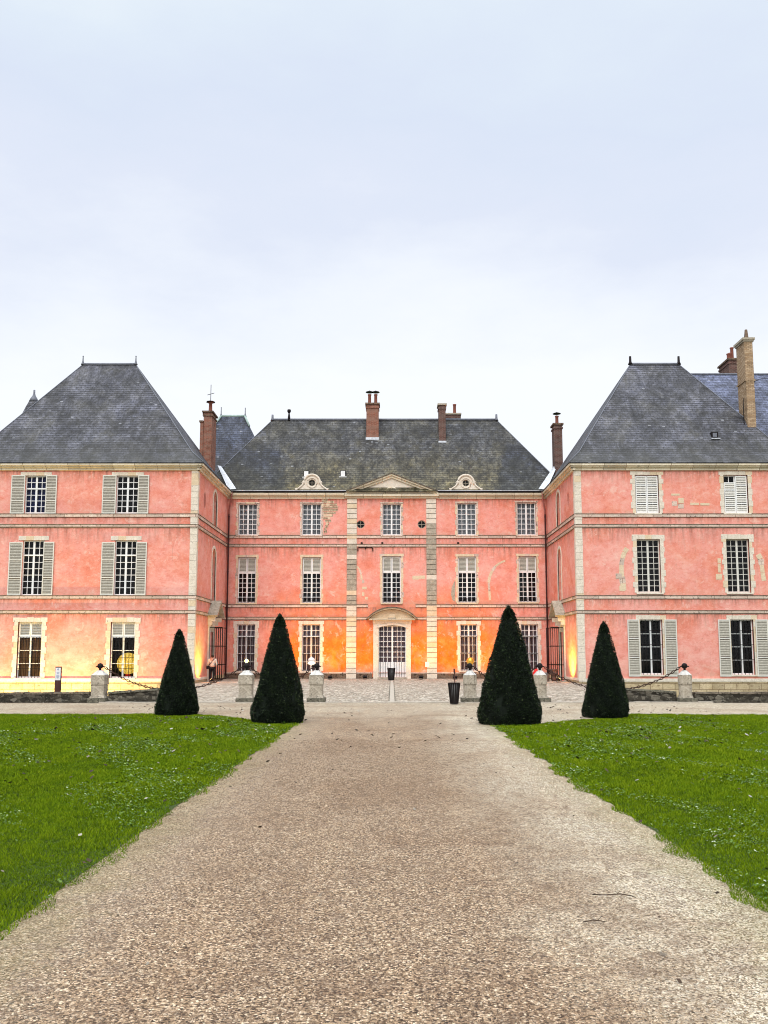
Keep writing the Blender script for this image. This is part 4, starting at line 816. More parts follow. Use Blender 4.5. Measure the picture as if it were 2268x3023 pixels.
# ================================================================== PAVILIONS
YP = 50.6
def rp(x0, y0, x1, y1): return rect(x0, y0, x1, y1, YP)
def pavilion(side):
    global root
    L = side < 0
    root = empty('pavilion', (-18 if L else 17, 56, -2.4), 'left pink pavilion with open grey louvred shutters under a steep blue-grey slate roof' if L else 'right pink pavilion with closed white top shutters and tall tan chimney on its roof', 'building', None)
    xi = -11.33 if L else 10.68; xo = -24.9 if L else 23.6
    xa, xb = min(xi, xo), max(xi, xo)
    fr = Fr((0, YP, 0), (1, 0, 0), (0, -1, 0))
    fs = Fr((xi, 0, 0), (0, 1, 0), (1, 0, 0)) if L else Fr((xi, 0, 0), (0, -1, 0), (-1, 0, 0))
    sg = 1 if L else -1
    if L:
        tw = [rp(73, 1404, 137, 1516), rp(342.5, 1404, 409, 1516)]; mw = [rp(64, 1595, 128.6, 1758), rp(337, 1595, 402.8, 1758)]; gw = [rp(50.5, 1836, 121.5, 2002), rp(325, 1836, 397.7, 2002)]
        tw.append((tw[0][0]-5.4, tw[0][1]-5.4, *tw[0][2:])); mw.append((mw[0][0]-5.4, mw[0][1]-5.4, *mw[0][2:])); gw.append((gw[0][0]-5.4, gw[0][1]-5.4, *gw[0][2:]))
    else:
        tw = [rp(1876, 1402, 1946, 1515), rp(2138, 1402, 2209.5, 1515)]; mw = [rp(1882, 1592, 1951, 1750), rp(2147, 1591, 2215, 1750)]; gw = [rp(1891.7, 1829, 1958, 1992), rp(2160, 1829, 2227.5, 1992)]
    s = MB(fr); wall(s, xa, xb, .16, 12.5, tw+mw+gw)
    # side wall: openings in side-frame u
    dY = (54.5, 56.2); uu = (lambda a, b: (a, b) if L else (-b, -a))
    du = uu(54.65, 56.05); wu = uu(55.2, 56.3)
    sops = [(du[0], du[1], 0.0, 3.55), (wu[0], wu[1], 5.05, 8.35), (wu[0], wu[1], 9.80, 12.0)]
    oc = uu(52.35, 52.95); ocz = (10.35, 11.45); sops.append((oc[0], oc[1], ocz[0], ocz[1]))
    s.fr = fs; ua, ub = uu(YP, 61.4); wall(s, ua, ub, .0, 12.5, sops, rev=.3)
    # oval: fill the corners
    ocx = (oc[0]+oc[1])/2; ozc = (ocz[0]+ocz[1])/2; ra, rb = .3, .55
    for k in range(24):
        t, t2 = 2*math.pi*k/24, 2*math.pi*(k+1)/24; cl = lambda t: (ocx+ra*max(-1, min(1, 1.5*math.cos(t))), ozc+rb*max(-1, min(1, 1.5*math.sin(t))))
        s.prism([(ocx+.95*ra*math.cos(t), ozc+.95*rb*math.sin(t)), (ocx+.95*ra*math.cos(t2), ozc+.95*rb*math.sin(t2)), cl(t2), cl(t)], -.25, .001)
    s.fr = W0
    s.box(xo-.1, xo+.1, YP+.1, 61.3, -2.4, 12.5); s.box(xa+.1, xb-.1, 61.3, 61.5, -2.4, 12.5)
    s.build('wall', M['plaster'], root)
    s = MB(); yb = YP+1.3; s.face([(xa+.2, yb, -1), (xb-.2, yb, -1), (xb-.2, yb, 12.6), (xa+.2, yb, 12.6)]); xs_ = xi-sg*.9; s.face([(xs_, YP+.2, -1), (xs_, 61, -1), (xs_, 61, 12.6), (xs_, YP+.2, 12.6)]); s.build('interior', M['dark'], root)
    s = MB(fr); s.box(xa-.04, xb+.04, -.3, .08, .10, .28, 1); s.box(xa-.02, xb+.02, -.3, .04, -2.4, .10, 0)
    s.fr = fs; a_, b_ = uu(YP, 54.3); s.box(a_+.06 if L else a_, b_ if L else b_-.06, -.2, .08, .16, .30, 1); s.box(a_, b_, -.2, .04, -2.4, .16, 0); a_, b_ = uu(56.4, 59.9); s.box(a_, b_, -.2, .06, -.1, .3, 0)
    s.build('plinth', [M['tan'], M['stone']], root)
    strings(root, fr, xa-.02, xb)
    ds = uu(54.2, 56.5)
    strings(root, fs, *(uu(YP-.06, 59.95)), gaps=[(ds[0], ds[1], 3.9, 4.5), (wu[0]-.05, wu[1]+.05, 4.9, 5.0)])
    cornice(root, fr, xa-.2, xb+.2, 12.42); cornice(root, fs, *(uu(YP-.2, 59.6)), 12.42)
    qa = (xi-.36, xi+.045) if L else (xi-.045, xi+.36)
    quoin(root, fr, qa[0], qa[1], .28, 12.32, name='corner_quoin'); qs = uu(YP-.0, YP+.30); quoin(root, fs, qs[0], qs[1], .30, 12.32, proud=.044)
    wins = []
    if L:
        for i, r in enumerate(tw):
            su = MB(fr); a, b = r[0]-.28, r[1]+.28
            for k_ in range(4): su.box(a+(b-a)*k_/4+.003, a+(b-a)*(k_+1)/4-.003, -.1, .03, r[3], r[3]+.2, k_ == 2)
            su.build('lintel', [M['stone'], M['stone_warm']], root)
            w_ = window(root, fr, r, rows=4, transom=.66, trows=2, sink=.12, curtain='curt_n' if i == 0 else None)
            shutter(w_, fr, r[0]-.78, r[0]+.02, r[2]-.02, r[3]+.02); shutter(w_, fr, r[1]-.02, r[1]+.62, r[2]-.02, r[3]+.02, tilt=.01)
        for i, r in enumerate(mw):
            su = MB(fr); a, b = r[0]-.25, r[1]+.25
            for k_ in range(4): su.box(a+(b-a)*k_/4+.003, a+(b-a)*(k_+1)/4-.003, -.1, .03, r[3], r[3]+.25, k_ == 1)
            su.build('lintel', [M['stone'], M['stone_warm']], root)
            w_ = window(root, fr, r, rows=6, transom=.73, trows=2, sink=.12)
            shutter(w_, fr, r[0]-.74, r[0]+.03, r[2], r[3]-.12); shutter(w_, fr, r[1]-.02, r[1]+.59, r[2], r[3]-.1, tilt=.012)
        for i, r in enumerate(gw):
            surround(root, fr, r, .30, .24, proud=.04, mats=[M['stone'], M['stone_warm']])
            o = window(root, fr, r, rows=3, cols=1, transom=.735, louvre=True, curtain='curt_b' if i != 1 else None, grille=(r[2], r[2]+.73*(r[3]-r[2]), 7, (r[2]+.55, r[2]+1.15, r[2]+2.1)), label='ground floor window with a glowing golden globe behind its bars' if i == 1 else None)
    else:
        for i, r in enumerate(tw):
            surround(root, fr, r, .28, .20, mats=[M['stone'], M['stone_warm']]); o = window(root, fr, r, rows=4, sink=.16)
            s = MB(fr); mid_ = (r[0]+r[1])/2; top_ = r[3]-.05
            leaf(s, r[0]+.05, mid_-.01, r[2]+.03, top_-(.38 if i else 0), -.10, -.05, 4, st=.045); leaf(s, mid_+.01, r[1]-.05, r[2]+.03, top_, -.10, -.05, 4, st=.045)
            for q in range(3): s.box(r[0]+.06, r[1]-.06, -.115, -.104, r[2]+.1+q*.7, r[2]+.16+q*.7, 1)
            s.build('shutter', [M['white'], M['shut']], o)
        for i, r in enumerate(mw):
            surround(root, fr, r, .28, .26, mats=[M['stone'], M['stone_warm']]); window(root, fr, r, rows=9, cols=2, curtain='curt_m' if 0 else None, frame='shut', mun=.03, sink=.18)
        for i, r in enumerate(gw):
            surround(root, fr, r, .22, .24, mats=[M['stone'], M['stone_warm']]); w_ = window(root, fr, r, rows=4, cols=1, sink=.2, grille=(r[2], r[3], 6, (r[2]+.85, r[2]+1.7, r[2]+2.5)))
            shutter(w_, fr, r[0]-.73, r[0]-.05, r[2]-.1, r[3]); shutter(w_, fr, r[1]+.10, r[1]+.80, r[2]-.1, r[3], tilt=.01)
    # side windows: boarded, round arched
    for (a, b, c, d_) in sops[1:3]:
        s = MB(fs); arch_band(s, a, b, d_-.5, .5, .18, -.05, .03); s.box(a-.18, a, -.05, .03, c, d_-.5); s.box(b, b+.18, -.05, .03, c, d_-.5); arch_fill(s, a, b, d_-.5, .5, -.28, -.002, 1)
        s.build('stone_surround', [M['stone'], M['plaster']], root)
        s = MB(fs); n_ = 6
        for k_ in range(n_): x = a+(b-a)*k_/n_; s.box(x+.004, x+(b-a)/n_-.004, -.24+.004*(k_ % 2), -.19+.004*(k_ % 2), c, d_)
        s.box(a, b, -.19, -.16, (c+d_)/2, (c+d_)/2+.12); s.build('boarded_window', M['wood'], root)
    s = MB(fs); s.q((oc[0], -.22, ocz[0]), (oc[1], -.22, ocz[0]), (oc[1], -.22, ocz[1]), (oc[0], -.22, ocz[1])); s.build('oval_opening', M['darkwood'], root)
    # side door with gabled hood
    a, b = du; s = MB(fs); arch_fill(s, a, b, 3.05, .5, -.29, .06, 0, .12); s.box(a-.22, a, -.05, .08, 0, 3.67); s.box(b, b+.22, -.05, .08, 0, 3.67); s.box(a-.3, b+.3, -.05, .12, 3.67, 3.95); s.build('stone_surround', M['stone'], root)
    s = MB(fs); m_ = (a+b)/2; h0, h1 = 3.95, 4.98
    for g_ in (-1, 1):
        P = [(m_+g_*1.15, h0-.02), (m_, h1-.12), (m_, h1+.02), (m_+g_*1.22, h0+.08)]; s.prism(P if g_ < 0 else P[::-1], -.05, .62, 0)
    s.prism([(m_-.95, h0), (m_+.95, h0), (m_, h1-.15)], -.05, .12, 1); s.box(m_-.12, m_+.12, .1, .3, h0+.05, h0+.4, 1)
    for g_ in (-1, 1): s.box(m_+g_*.95-.09, m_+g_*.95+.09, .0, .45, h0-.28, h0-.02, 1); s.box(m_+g_*.95-.07, m_+g_*.95+.07, .0, .25, h0-.5, h0-.28, 1)
    s.build('door_hood', [M['stone_grey'], M['stone']], root)
    s = MB(fs); s.box(a, m_-.005, -.22, -.17, 0, 3.5); s.box(m_+.005, b, -.22, -.17, 0, 3.5)
    for g_ in (a+.08, m_+.08):
        for q in range(3): s.box(g_, g_+(b-a)/2-.16, -.17, -.155, .15+q*1.1, 1.05+q*1.1)
    s.build('door', M['white'], root)
    for yy, dx in ((54.62, .80), (56.08, .78)):   # open iron gate leaves
        s = MB(); x0, x1 = xi+sg*.08, xi+sg*(.08+dx); ang = .10 if yy < 55 else -.05
        for k_ in range(7):
            t = k_/6; x = x0+(x1-x0)*t; y = yy-ang*t; rr = .022 if k_ in (0, 6) else .015; s.tube([(x, y, .08), (x, y, 3.30)], rr, 6)
        for z in (.12, 1.0, 2.15, 3.30): s.bar((x0, yy, z), (x1, yy-ang, z), .02, .045)
        s.build('gate', M['iron'], root)
    # roof
    if L:
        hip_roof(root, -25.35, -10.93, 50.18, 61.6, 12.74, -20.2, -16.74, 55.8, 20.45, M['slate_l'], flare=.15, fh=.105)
        finial(-20.2, 55.8, 20.5, .62); finial(-16.74, 55.8, 20.5, .62)
    else:
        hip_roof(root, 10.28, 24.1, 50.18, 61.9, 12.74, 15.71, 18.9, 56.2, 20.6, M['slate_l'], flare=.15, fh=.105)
        finial(15.71, 56.2, 20.65, .55, 'stub', 'iron'); finial(18.9, 56.2, 20.65, .55, 'stub', 'iron')
        # tall tan brick chimney riding on the right-hand slope
        yb = 52.4; a = at(2206, 1200, yb)[0]; b = at(2231, 1200, yb)[0]; zt = at(2195, 1003, yb)[1]; s = MB(); s.box(a, b, yb, yb+1.25, 13.5, zt); s.box(a-.05, b+.05, yb-.05, yb+1.3, zt-2.6, zt-2.5)
        s.box(a-.06, b+.06, yb-.06, yb+1.31, zt-.12, zt-.02, 1); s.box(a-.12, b+.12, yb-.12, yb+1.37, zt-.02, zt+.12, 1); s.box(a-.04, b+.04, yb-.06, yb, 14.4, 15.0, 1)
        o = s.build('chimney', [M['brickt'], M['stone_grey']], root); o['label'] = 'very tall tan brick chimney'
        s = MB(); s.lathe(((a+b)/2+.02, yb+.3, zt+.12), [(.17, 0), (.14, .1), (.085, .62), (.06, .64)], 8); s.build('chimney_pot', M['brownst'], o)
        s = MB(); s.tube([(a-.04, yb+.3, zt-3.6), (a-.14, yb+.2, zt-3.9), (a-.14, yb+.2, zt-5.2), (a-.04, yb+.1, zt-5.6)], .025, 6); s.build('iron_tie', M['iron'], o)
        s = MB(); x, z = at(2115, 1281, 51.6); sl = (20.6-13.57)/(56.2-51.08); yy = 51.08+(z-13.57)/sl; s.box(x-.2, x+.2, yy-.12, yy+.3, z-.22, z+.18, 0); s.box(x-.12, x+.12, yy-.13, yy-.1, z-.12, z+.12, 1); s.box(x-.26, x+.26, yy-.3, yy-.08, z-.28, z-.23, 2); s.build('roof_hatch', [M['iron'], M['lead'], M['leadpale']], root)
        arcstones(fr, YP, [(1841, 1743), (1840, 1722), (1836, 1703), (1835, 1686), (1835, 1668), (1838, 1648), (1844, 1630), (1852, 1618)], .30, PM)
        patch(fr, YP, [(1818, 1693, 1836, 1709), (1829, 1729, 1846, 1745)], PM)
        patch(fr, YP, [(2119, 1648, 2129, 1662), (2120, 1664, 2128, 1690), (2114, 1694, 2132, 1711)], PM); arcstones(fr, YP, [(2238, 1636), (2246, 1650), (2249, 1668), (2252, 1690), (2256, 1715)], .28, PM)
        patch(fr, YP, [(1982, 1457, 2007, 1463), (1984, 1480, 2000, 1493), (2003, 1470, 2019, 1486), (2002, 1488, 2019, 1501), (2038, 1484, 2064, 1491), (2068, 1485, 2095, 1492)], PM)
    if L: return gw
    return gw
root = None
gwL = pavilion(-1); LP = root
# golden globe ornament standing inside the second ground floor window of the left pavilion
r = gwL[1]; e = empty('golden_globe', ((r[0]+r[1])/2+.1, YP+.85, .32), 'large glowing golden globe behind the barred left pavilion window', 'ornament')
s = MB(); s.lathe(((r[0]+r[1])/2+.1, YP+.85, .32), [(.20, 0), (.18, .1), (.1, .2)], 12); s.build('stand', M['red'], e)
s = MB(); s.lathe(((r[0]+r[1])/2+.1, YP+.85, .5), [(.62*math.sin(t)+.002, .62-.62*math.cos(t)) for t in [math.pi*k/16 for k in range(17)]], 24); s.build('globe', M['goldlit'], e)
pavilion(1); RP = root

# far right wing, tower, turret and free chimneys behind
root = empty('rear_wing', (34, 58, -2.4), 'long rear wing with clean blue slate roof behind the right pavilion', 'building')
s = MB(); s.box(22, 50, 51.5, 64.4, -2.4, 12.6); s.build('wall', M['plaster'], root)
s = MB(); s.slope([(16.5, 51.1, 12.74), (52, 51.1, 12.74), (52, 58, 20.5), (16.5, 58, 20.5)]); s.slope([(52, 64.9, 12.74), (16.5, 64.9, 12.74), (16.5, 58, 20.5), (52, 58, 20.5)]); s.face([(52, 51.1, 12.74), (52, 64.9, 12.74), (52, 58, 20.5)])
ro = s.build('roof', M['slate_b'], root); s = MB(); s.tube([(19, 58, 20.53), (52, 58, 20.53)], .07, 6); s.build('lead_ridge', M['lead'], ro)
a = at(2146, 1080, 59)[0]; b = at(2184, 1080, 59)[0]; zt = at(2160, 1068, 59)[1]
chimney(a, b, 58.6, 60.4, 19, zt, 'brickd', [(a+.15, 59, .45, False), (a+.38, 59.3, .6, False), (b-.25, 59.6, 1.1, False)], label='dark cluster of chimney pots behind the tall chimney')
s = MB(); x, z = at(2222, 1130, 57.2); x2, z2 = at(2245, 1119, 57.2); x3, z3 = at(2300, 1119, 57.2); s.tube([(x, 57.1, z), (x2, 57.1, z2), (x3, 57.1, z3)], .02, 5); s.build('wire_bracket', M['iron'], root)

root = empty('rear_tower', (-13.8, 75, -2.4), 'rear tower with steep streaked slate roof and pale green ridge left of the central roof', 'tower')
s = MB(); s.box(-17.5, -10.6, 72, 79, -2.4, 13.2); s.build('wall', M['plaster'], root)
def tower_roof(xc0, xc1, yc, zr, prof, mat):  # prof: (dx, z) offsets from ridge ends downward
    s = MB(); prev = None; base = 0
    for (dx, z) in prof[::-1]:
        ring = [(xc0-dx, yc-dx*1.15-.01, z), (xc1+dx, yc-dx*1.15-.01, z), (xc1+dx, yc+dx*1.15+.01, z), (xc0-dx, yc+dx*1.15+.01, z)]
        if prev:
            for i in range(4): j = (i+1) % 4; s.v0 = base; s.slope([prev[i], prev[j], ring[j], ring[i]])
            base += math.hypot(pd-dx, z-pz)
        prev = ring; pd, pz = dx, z
    s.face(prev); return s.build('roof', mat, root)
rt = tower_roof(-14.85, -12.85, 75, 22.25, [(.02, 22.25), (1.05, 20.1), (1.75, 18.2), (2.3, 16.4), (3.1, 14.4), (3.6, 13.2)], M['slate_t'])
s = MB(); s.tube([(-14.9, 75, 22.28), (-12.8, 75, 22.28)], .12, 6)
for a, b in ((-14.9, -1), (-12.8, 1)): s.tube([(a, 74.9, 22.25), (a+b*.5, 74.3, 21.2)], .09, 6)
s.build('lead_ridge', M['leadgreen'], rt); finial(-14.9, 75, 22.3, .85, 'spike'); finial(-12.8, 75, 22.3, .8, 'spike')

root = empty('turret', (-25.5, 66, -2.4), 'slim pointed turret tip just behind the left slope of the left pavilion roof', 'tower')
xt, zt = at(101, 1165, 64); s = MB(); s.lathe((xt, 64, -2.4), [(1.5, 0), (1.5, 15.5)], 12); s.build('wall', M['plaster'], root)
s = MB(); s.lathe((xt, 64, 0), [(1.7, 13.1), (1.5, 15), (.95, zt-2.0), (.55, zt-1.0), (.2, zt-.25)], 12); s.build('roof', M['slate_l'], root)
s = MB(); s.lathe((xt, 64, zt-.55), [(.36, 0), (.25, .25), (.12, .45), (.07, .65), (.07, .9), (.02, .92)], 10); s.build('finial', M['lead'], root)

def sidechimney():
    global root
    root = LP
    yb = 58.8; a = at(590, 1300, yb)[0]; b = at(614, 1300, yb)[0]; zt = at(600, 1216, yb)[1]
    s = MB(); s.box(a, b-.35, yb, yb+1.2, 12.5, zt-.6); s.box(b-.35, b+.22, yb+.1, yb+1.6, 12.5, zt)
    s.box(a-.06, b-.35, yb-.06, yb+1.26, zt-.72, zt-.6, 1); s.box(b-.41, b+.28, yb+.04, yb+1.66, zt-.26, zt-.16, 1); s.box(b-.45, b+.32, yb, yb+1.7, zt-.0, zt+.1, 1)
    o = s.build('chimney', [M['brick'], M['brownst']], root); o['label'] = 'twin red brick chimney stack crowned by an iron weathervane'
    for x, z, h in ((a+.25, zt-.6, .62), (b+.02, zt+.1, .72)):
        p = MB(); p.lathe((x, yb+.5, z), [(.16, 0), (.13, .1), (.11, h-.08), (.20, h-.05), (.22, h)], 10); p.build('chimney_pot', M['terracotta'], o)
    p = MB(); X, Z = b+.02, zt+.82; Y_ = yb+.5; p.lathe((X, Y_, Z), [(.32, 0), (.28, .05), (.05, .09)], 8); p.tube([(X, Y_, Z), (X, Y_, Z+1.25)], .022, 6); p.tube([(X-.24, Y_, Z+.52), (X+.24, Y_, Z+.66)], .02, 5); p.build('weathervane', M['iron'], o)
    root = CEN
    yb = 61; a = at(1637, 1300, yb)[0]; b = at(1661, 1300, yb)[0]; zt = at(1650, 1254, yb)[1]
    chimney(a, b, yb, yb+.9, 12, zt, 'brickd', [((a+b)/2, yb+.4, .62, True)], label='slender dark brick chimney with capped pot beside the right pavilion roof')
sidechimney()

# ================================================================== LAMPS (ground floodlights the photograph shows by their glow)
def flood(x, y, z, tx, ty, tz, power, label, color=(1, .62, .16), size=80, group='ground floodlights aimed at the walls'):
    e = empty('flood_light', (x, y, z), label, 'lamp', group); d = (Vector((tx, ty, tz))-Vector((x, y, z+.2))).normalized()
    s = MB(); s.box(x-.10, x+.10, y-.07, y+.07, z, z+.03); s.bar((x-.13, y, z+.03), (x-.13, y, z+.2), .02); s.bar((x+.13, y, z+.03), (x+.13, y, z+.2), .02); s.build('bracket', M['iron'], e)
    c = Vector((x, y, z+.2)); s = MB(); s.bar(c-d*.10, c+d*.02, .24, .17); s.build('housing', M['iron'], e); s = MB(); s.bar(c+d*.021, c+d*.03, .20, .13); s.build('lens', M['lens'], e)
    l = bpy.data.lights.new('flood_beam', 'SPOT'); l.energy = power; l.color = color; l.spot_size = R(size); l.spot_blend = 1; l.shadow_soft_size = .06
    o = bpy.data.objects.new('flood_beam', l); col.objects.link(o); o.parent = e; o.location = c+d*.15-Vector((x, y, z)); o.rotation_euler = d.to_track_quat('-Z', 'Y').to_euler()
OR = (1, .40, .02)
flood(-6.9, 57.6, 0, -6.6, 60, 2.6, 300, 'floodlight on the cobbles in front of the wall left of the tall left cone', OR, 100)
flood(-4.0, 57.6, 0, -4.0, 60, 2.6, 420, 'floodlight on the cobbles below the second ground floor window from the left', OR, 100)
flood(-1.75, 58.3, 0, -1.9, 60, 2.2, 130, 'floodlight beside the left edge of the central door', OR, 100)
flood(1.9, 57.9, 0, 1.8, 60, 2.4, 280, 'floodlight beside the right edge of the central door, below the white wall plate', OR, 100)
flood(4.1, 57.6, 0, 4.0, 60, 2.4, 260, 'floodlight left of the golden ball, below the window right of the door', OR, 100)
flood(6.6, 57.6, 0, 6.7, 60, 2.4, 420, 'floodlight on the cobbles behind the tallest cone', OR, 100)
YE = (1, .66, .07)
flood(-10.45, 51.7, 0, -11.3, 51.9, 1.2, 650, 'floodlight at the foot of the side wall of the left pavilion', YE, 112)
flood(9.80, 52.2, 0, 10.65, 52.4, 1.3, 800, 'floodlight at the foot of the side wall of the right pavilion', YE, 112)
for i, (x, p) in enumerate(((-21.6, 1500), (-18.8, 1500), (-16.4, 1200), (-14.2, 650))):
    flood(x, 49.0, -2.4, x, 50.6, .6, p, ['outermost floodlight in the moat below the left pavilion', 'second floodlight in the moat, below the left barred window', 'third floodlight in the moat, between the barred windows', 'floodlight in the moat nearest the courtyard'][i], (1, .66, .22), 95)

# decorative lamps
def ball(s, c, r_, mi=0, seg=16): s.lathe((c[0], c[1], c[2]-r_), [(r_*math.sin(math.pi*k/10)+.0005, r_-r_*math.cos(math.pi*k/10)) for k in range(11)], seg, mi)
x, z = at(728, 1951, 58.6); e = empty('globe_lamp', (x, 58.6, 0), 'small glowing amber lamp in front of the leftmost ground floor window', 'lamp')
s = MB(); s.lathe((x, 58.6, 0), [(.16, 0), (.14, .04), (.02, .08), (.02, z-.16), (.07, z-.13)], 10); s.build('stand', M['iron'], e); s = MB(); ball(s, (x, 58.6, z), .12); s.build('globe', M['bulb'], e)
x, z = at(920, 1953, 57.5); e = empty('lantern', (x, 57.5, 0), 'white two-tiered mushroom lantern with glowing rim behind the left entrance post', 'lamp')
s = MB(); s.lathe((x, 57.5, 0), [(.18, 0), (.15, .05), (.03, .1), (.03, z-.22)], 10); s.build('stand', M['white'], e)
s = MB(); s.lathe((x, 57.5, z), [(.12, -.02), (.21, .02), (.235, .10), (.20, .18), (.10, .25), (.03, .27), (.02, .33)], 16); s.build('lamp_dome', M['plate'], e); s = MB(); s.lathe((x, 57.5, z-.2), [(.12, 0), (.24, .04), (.255, .10), (.20, .17), (.12, .18)], 16); s.build('lamp_rim', M['bulbw'], e)
x, z = at(1389, 1952, 57.5); e = empty('golden_ball', (x, 57.5, 0), 'shiny golden ball on a thin stand behind the right entrance post', 'ornament')
s = MB(); s.lathe((x, 57.5, 0), [(.18, 0), (.15, .05), (.03, .1), (.03, z-.22)], 10); s.build('stand', M['iron'], e); s = MB(); ball(s, (x, 57.5, z), .25); s.build('ball', M['gold'], e)

# ================================================================== WALLS, POSTS, CHAINS
def lowwall(xa, xb, za, zb, label, name='low_wall', y0=30.72, y1=31.12, top='ledge', mat='rubble'):
    s = MB(); n = max(2, int(abs(xb-xa)/.7)); f = Fr((0, y0, 0), (1, 0, 0), (0, -1, 0))
    e = empty(name, ((xa+xb)/2, y0, -2.4), label, 'wall', None)
    s = MB(f)
    for i in range(n):
        a, b = xa+(xb-xa)*i/n, xa+(xb-xa)*(i+1)/n; h0, h1 = za+(zb-za)*i/n, za+(zb-za)*(i+1)/n; s.prism([(a, -2.4), (b, -2.4), (b, h1-.06), (a, h0-.06)], -(y1-y0), 0)
    s.build('masonry', M[mat], e); s = MB(f); n = max(2, int(abs(xb-xa)/.55))
    for i in range(n):
        a, b = xa+(xb-xa)*i/n, xa+(xb-xa)*(i+1)/n; h0, h1 = za+(zb-za)*i/n, za+(zb-za)*(i+1)/n; j = random.uniform(-.012, .012); p_ = random.uniform(.02, .05)
        s.prism([(a+.005, h0-.06), (b-.005, h1-.06), (b-.005, h1+j), (a+.005, h0+j)], -(y1-y0)-.03, p_)
    s.build('coping', M[top], e)
lowwall(-26, -10.42, .26, .36, 'dark rubble parapet running left from the leftmost stone post')
lowwall(-9.78, -7.05, .36, .56, 'ramped grey wall between the leftmost post and the smaller left cone', top='postbase')
lowwall(7.1, 9.82, .56, .38, 'ramped grey wall between the smaller right cone and the rightmost post', top='postbase')
lowwall(10.46, 26, .36, .33, 'dark rubble parapet running right from the rightmost stone post')

def post(x, y, label, style=0, wdt=.245):
    e = empty('stone_post', (x, y, 0), label, 'post', 'stone posts with iron balls along the court edge')
    s = MB(); s.box(x-wdt-.065, x+wdt+.065, y-wdt-.065, y+wdt+.065, 0, .17, 0); s.build('base', M['postbase'], e)
    s = MB(); sq = style != 2; k_ = .82
    s.lathe((x, y, 0), [(wdt*1.05, .17), (wdt*.98, .22), (wdt*.90, .26), (wdt*.89, .60), (wdt*.90, .612)], 14, sq=sq, smooth=False); s.build('shaft', M['post'], e)
    s = MB(); s.lathe((x, y, 0), [(wdt*.90, .615), (wdt*.97, .63), (wdt*.97, .93), (wdt*.94, .95)], 14, sq=sq, smooth=False); s.build('block', M['post'], e)
    s = MB(); s.lathe((x, y, 0), [(wdt*.94, .952), (wdt*.62, 1.03), (wdt*.34, 1.10), (wdt*.22, 1.11)], 14, sq=sq, smooth=False)
    s.build('cap', M['postcap'], e)
    s = MB(); s.lathe((x, y, 0), [(.05, 1.10), (.035, 1.16), (.06, 1.18)], 10); ball(s, (x, y, 1.26), .10); s.tube([(x-.15, y, 1.24), (x+.15, y, 1.24)], .02, 6); s.build('ball', M['iron'], e)
    bm_jit(e); return e
def bm_jit(e):
    for o in e.children:
        if o.name.startswith('ball'): continue
        for v in o.data.vertices: v.co += Vector([random.uniform(-.007, .007) for _ in range(3)])
PX = [-10.10, -5.03, -2.60, 2.70, 5.13, 10.14]
PL = ['leftmost stone post, where the dark parapet meets the ramped wall', 'square stone post between the two left cones', 'square stone post right of the tall left cone, at the left of the entrance', 'round stone post right of the black litter bin', 'stone post with white lichen cap right of the tallest cone', 'rightmost stone post, where the ramped wall meets the dark parapet']
for x, l, st in zip(PX, PL, (0, 0, 0, 2, 2, 2)): post(x, 30.75, l, st)
def link_mesh(s, c, d, flat, L=.064, W_=.030, r_=.015):
    d = d.normalized(); side = d.cross(Vector((0, 1, 0))) if flat else Vector((0, 1, 0)); side.normalize(); P = []
    for k_ in range(12):
        t = 2*math.pi*k_/12; P.append(c+d*(L*math.cos(t))+side*(W_*math.sin(t)))
    s.tube(P, r_, 5, closed=True)
def chain(x0, x1, sag, label):
    n = int(abs(x1-x0)/.02); P = []
    for i in range(n+1):
        t = i/n; c_ = math.cosh((t-.5)*2.2); c0 = math.cosh(1.1); P.append(Vector((x0+(x1-x0)*t, 30.75, 1.24-sag*(c0-c_)/(c0-1))))
    s = MB(); acc = 0; k_ = 0; last = P[0]
    for a, b in zip(P, P[1:]):
        acc += (b-a).length
        if acc > .096: link_mesh(s, b, b-last, k_ % 2 == 0); last = b; acc = 0; k_ += 1
    tag(s.build('chain', M['rust']), label, 'chain', 'rusty chains hung between the stone posts')
chain(PX[0]+.13, PX[1]-.13, .80, 'long rusty chain sagging from the leftmost post past the shorter left cone')
chain(PX[1]+.13, PX[2]-.13, .52, 'short rusty chain passing behind the tall left cone')
chain(PX[3]+.13, PX[4]-.13, .52, 'short rusty chain passing behind the tallest cone')
chain(PX[4]+.13, PX[5]-.13, .80, 'long rusty chain sagging behind the smaller right cone to the rightmost post')

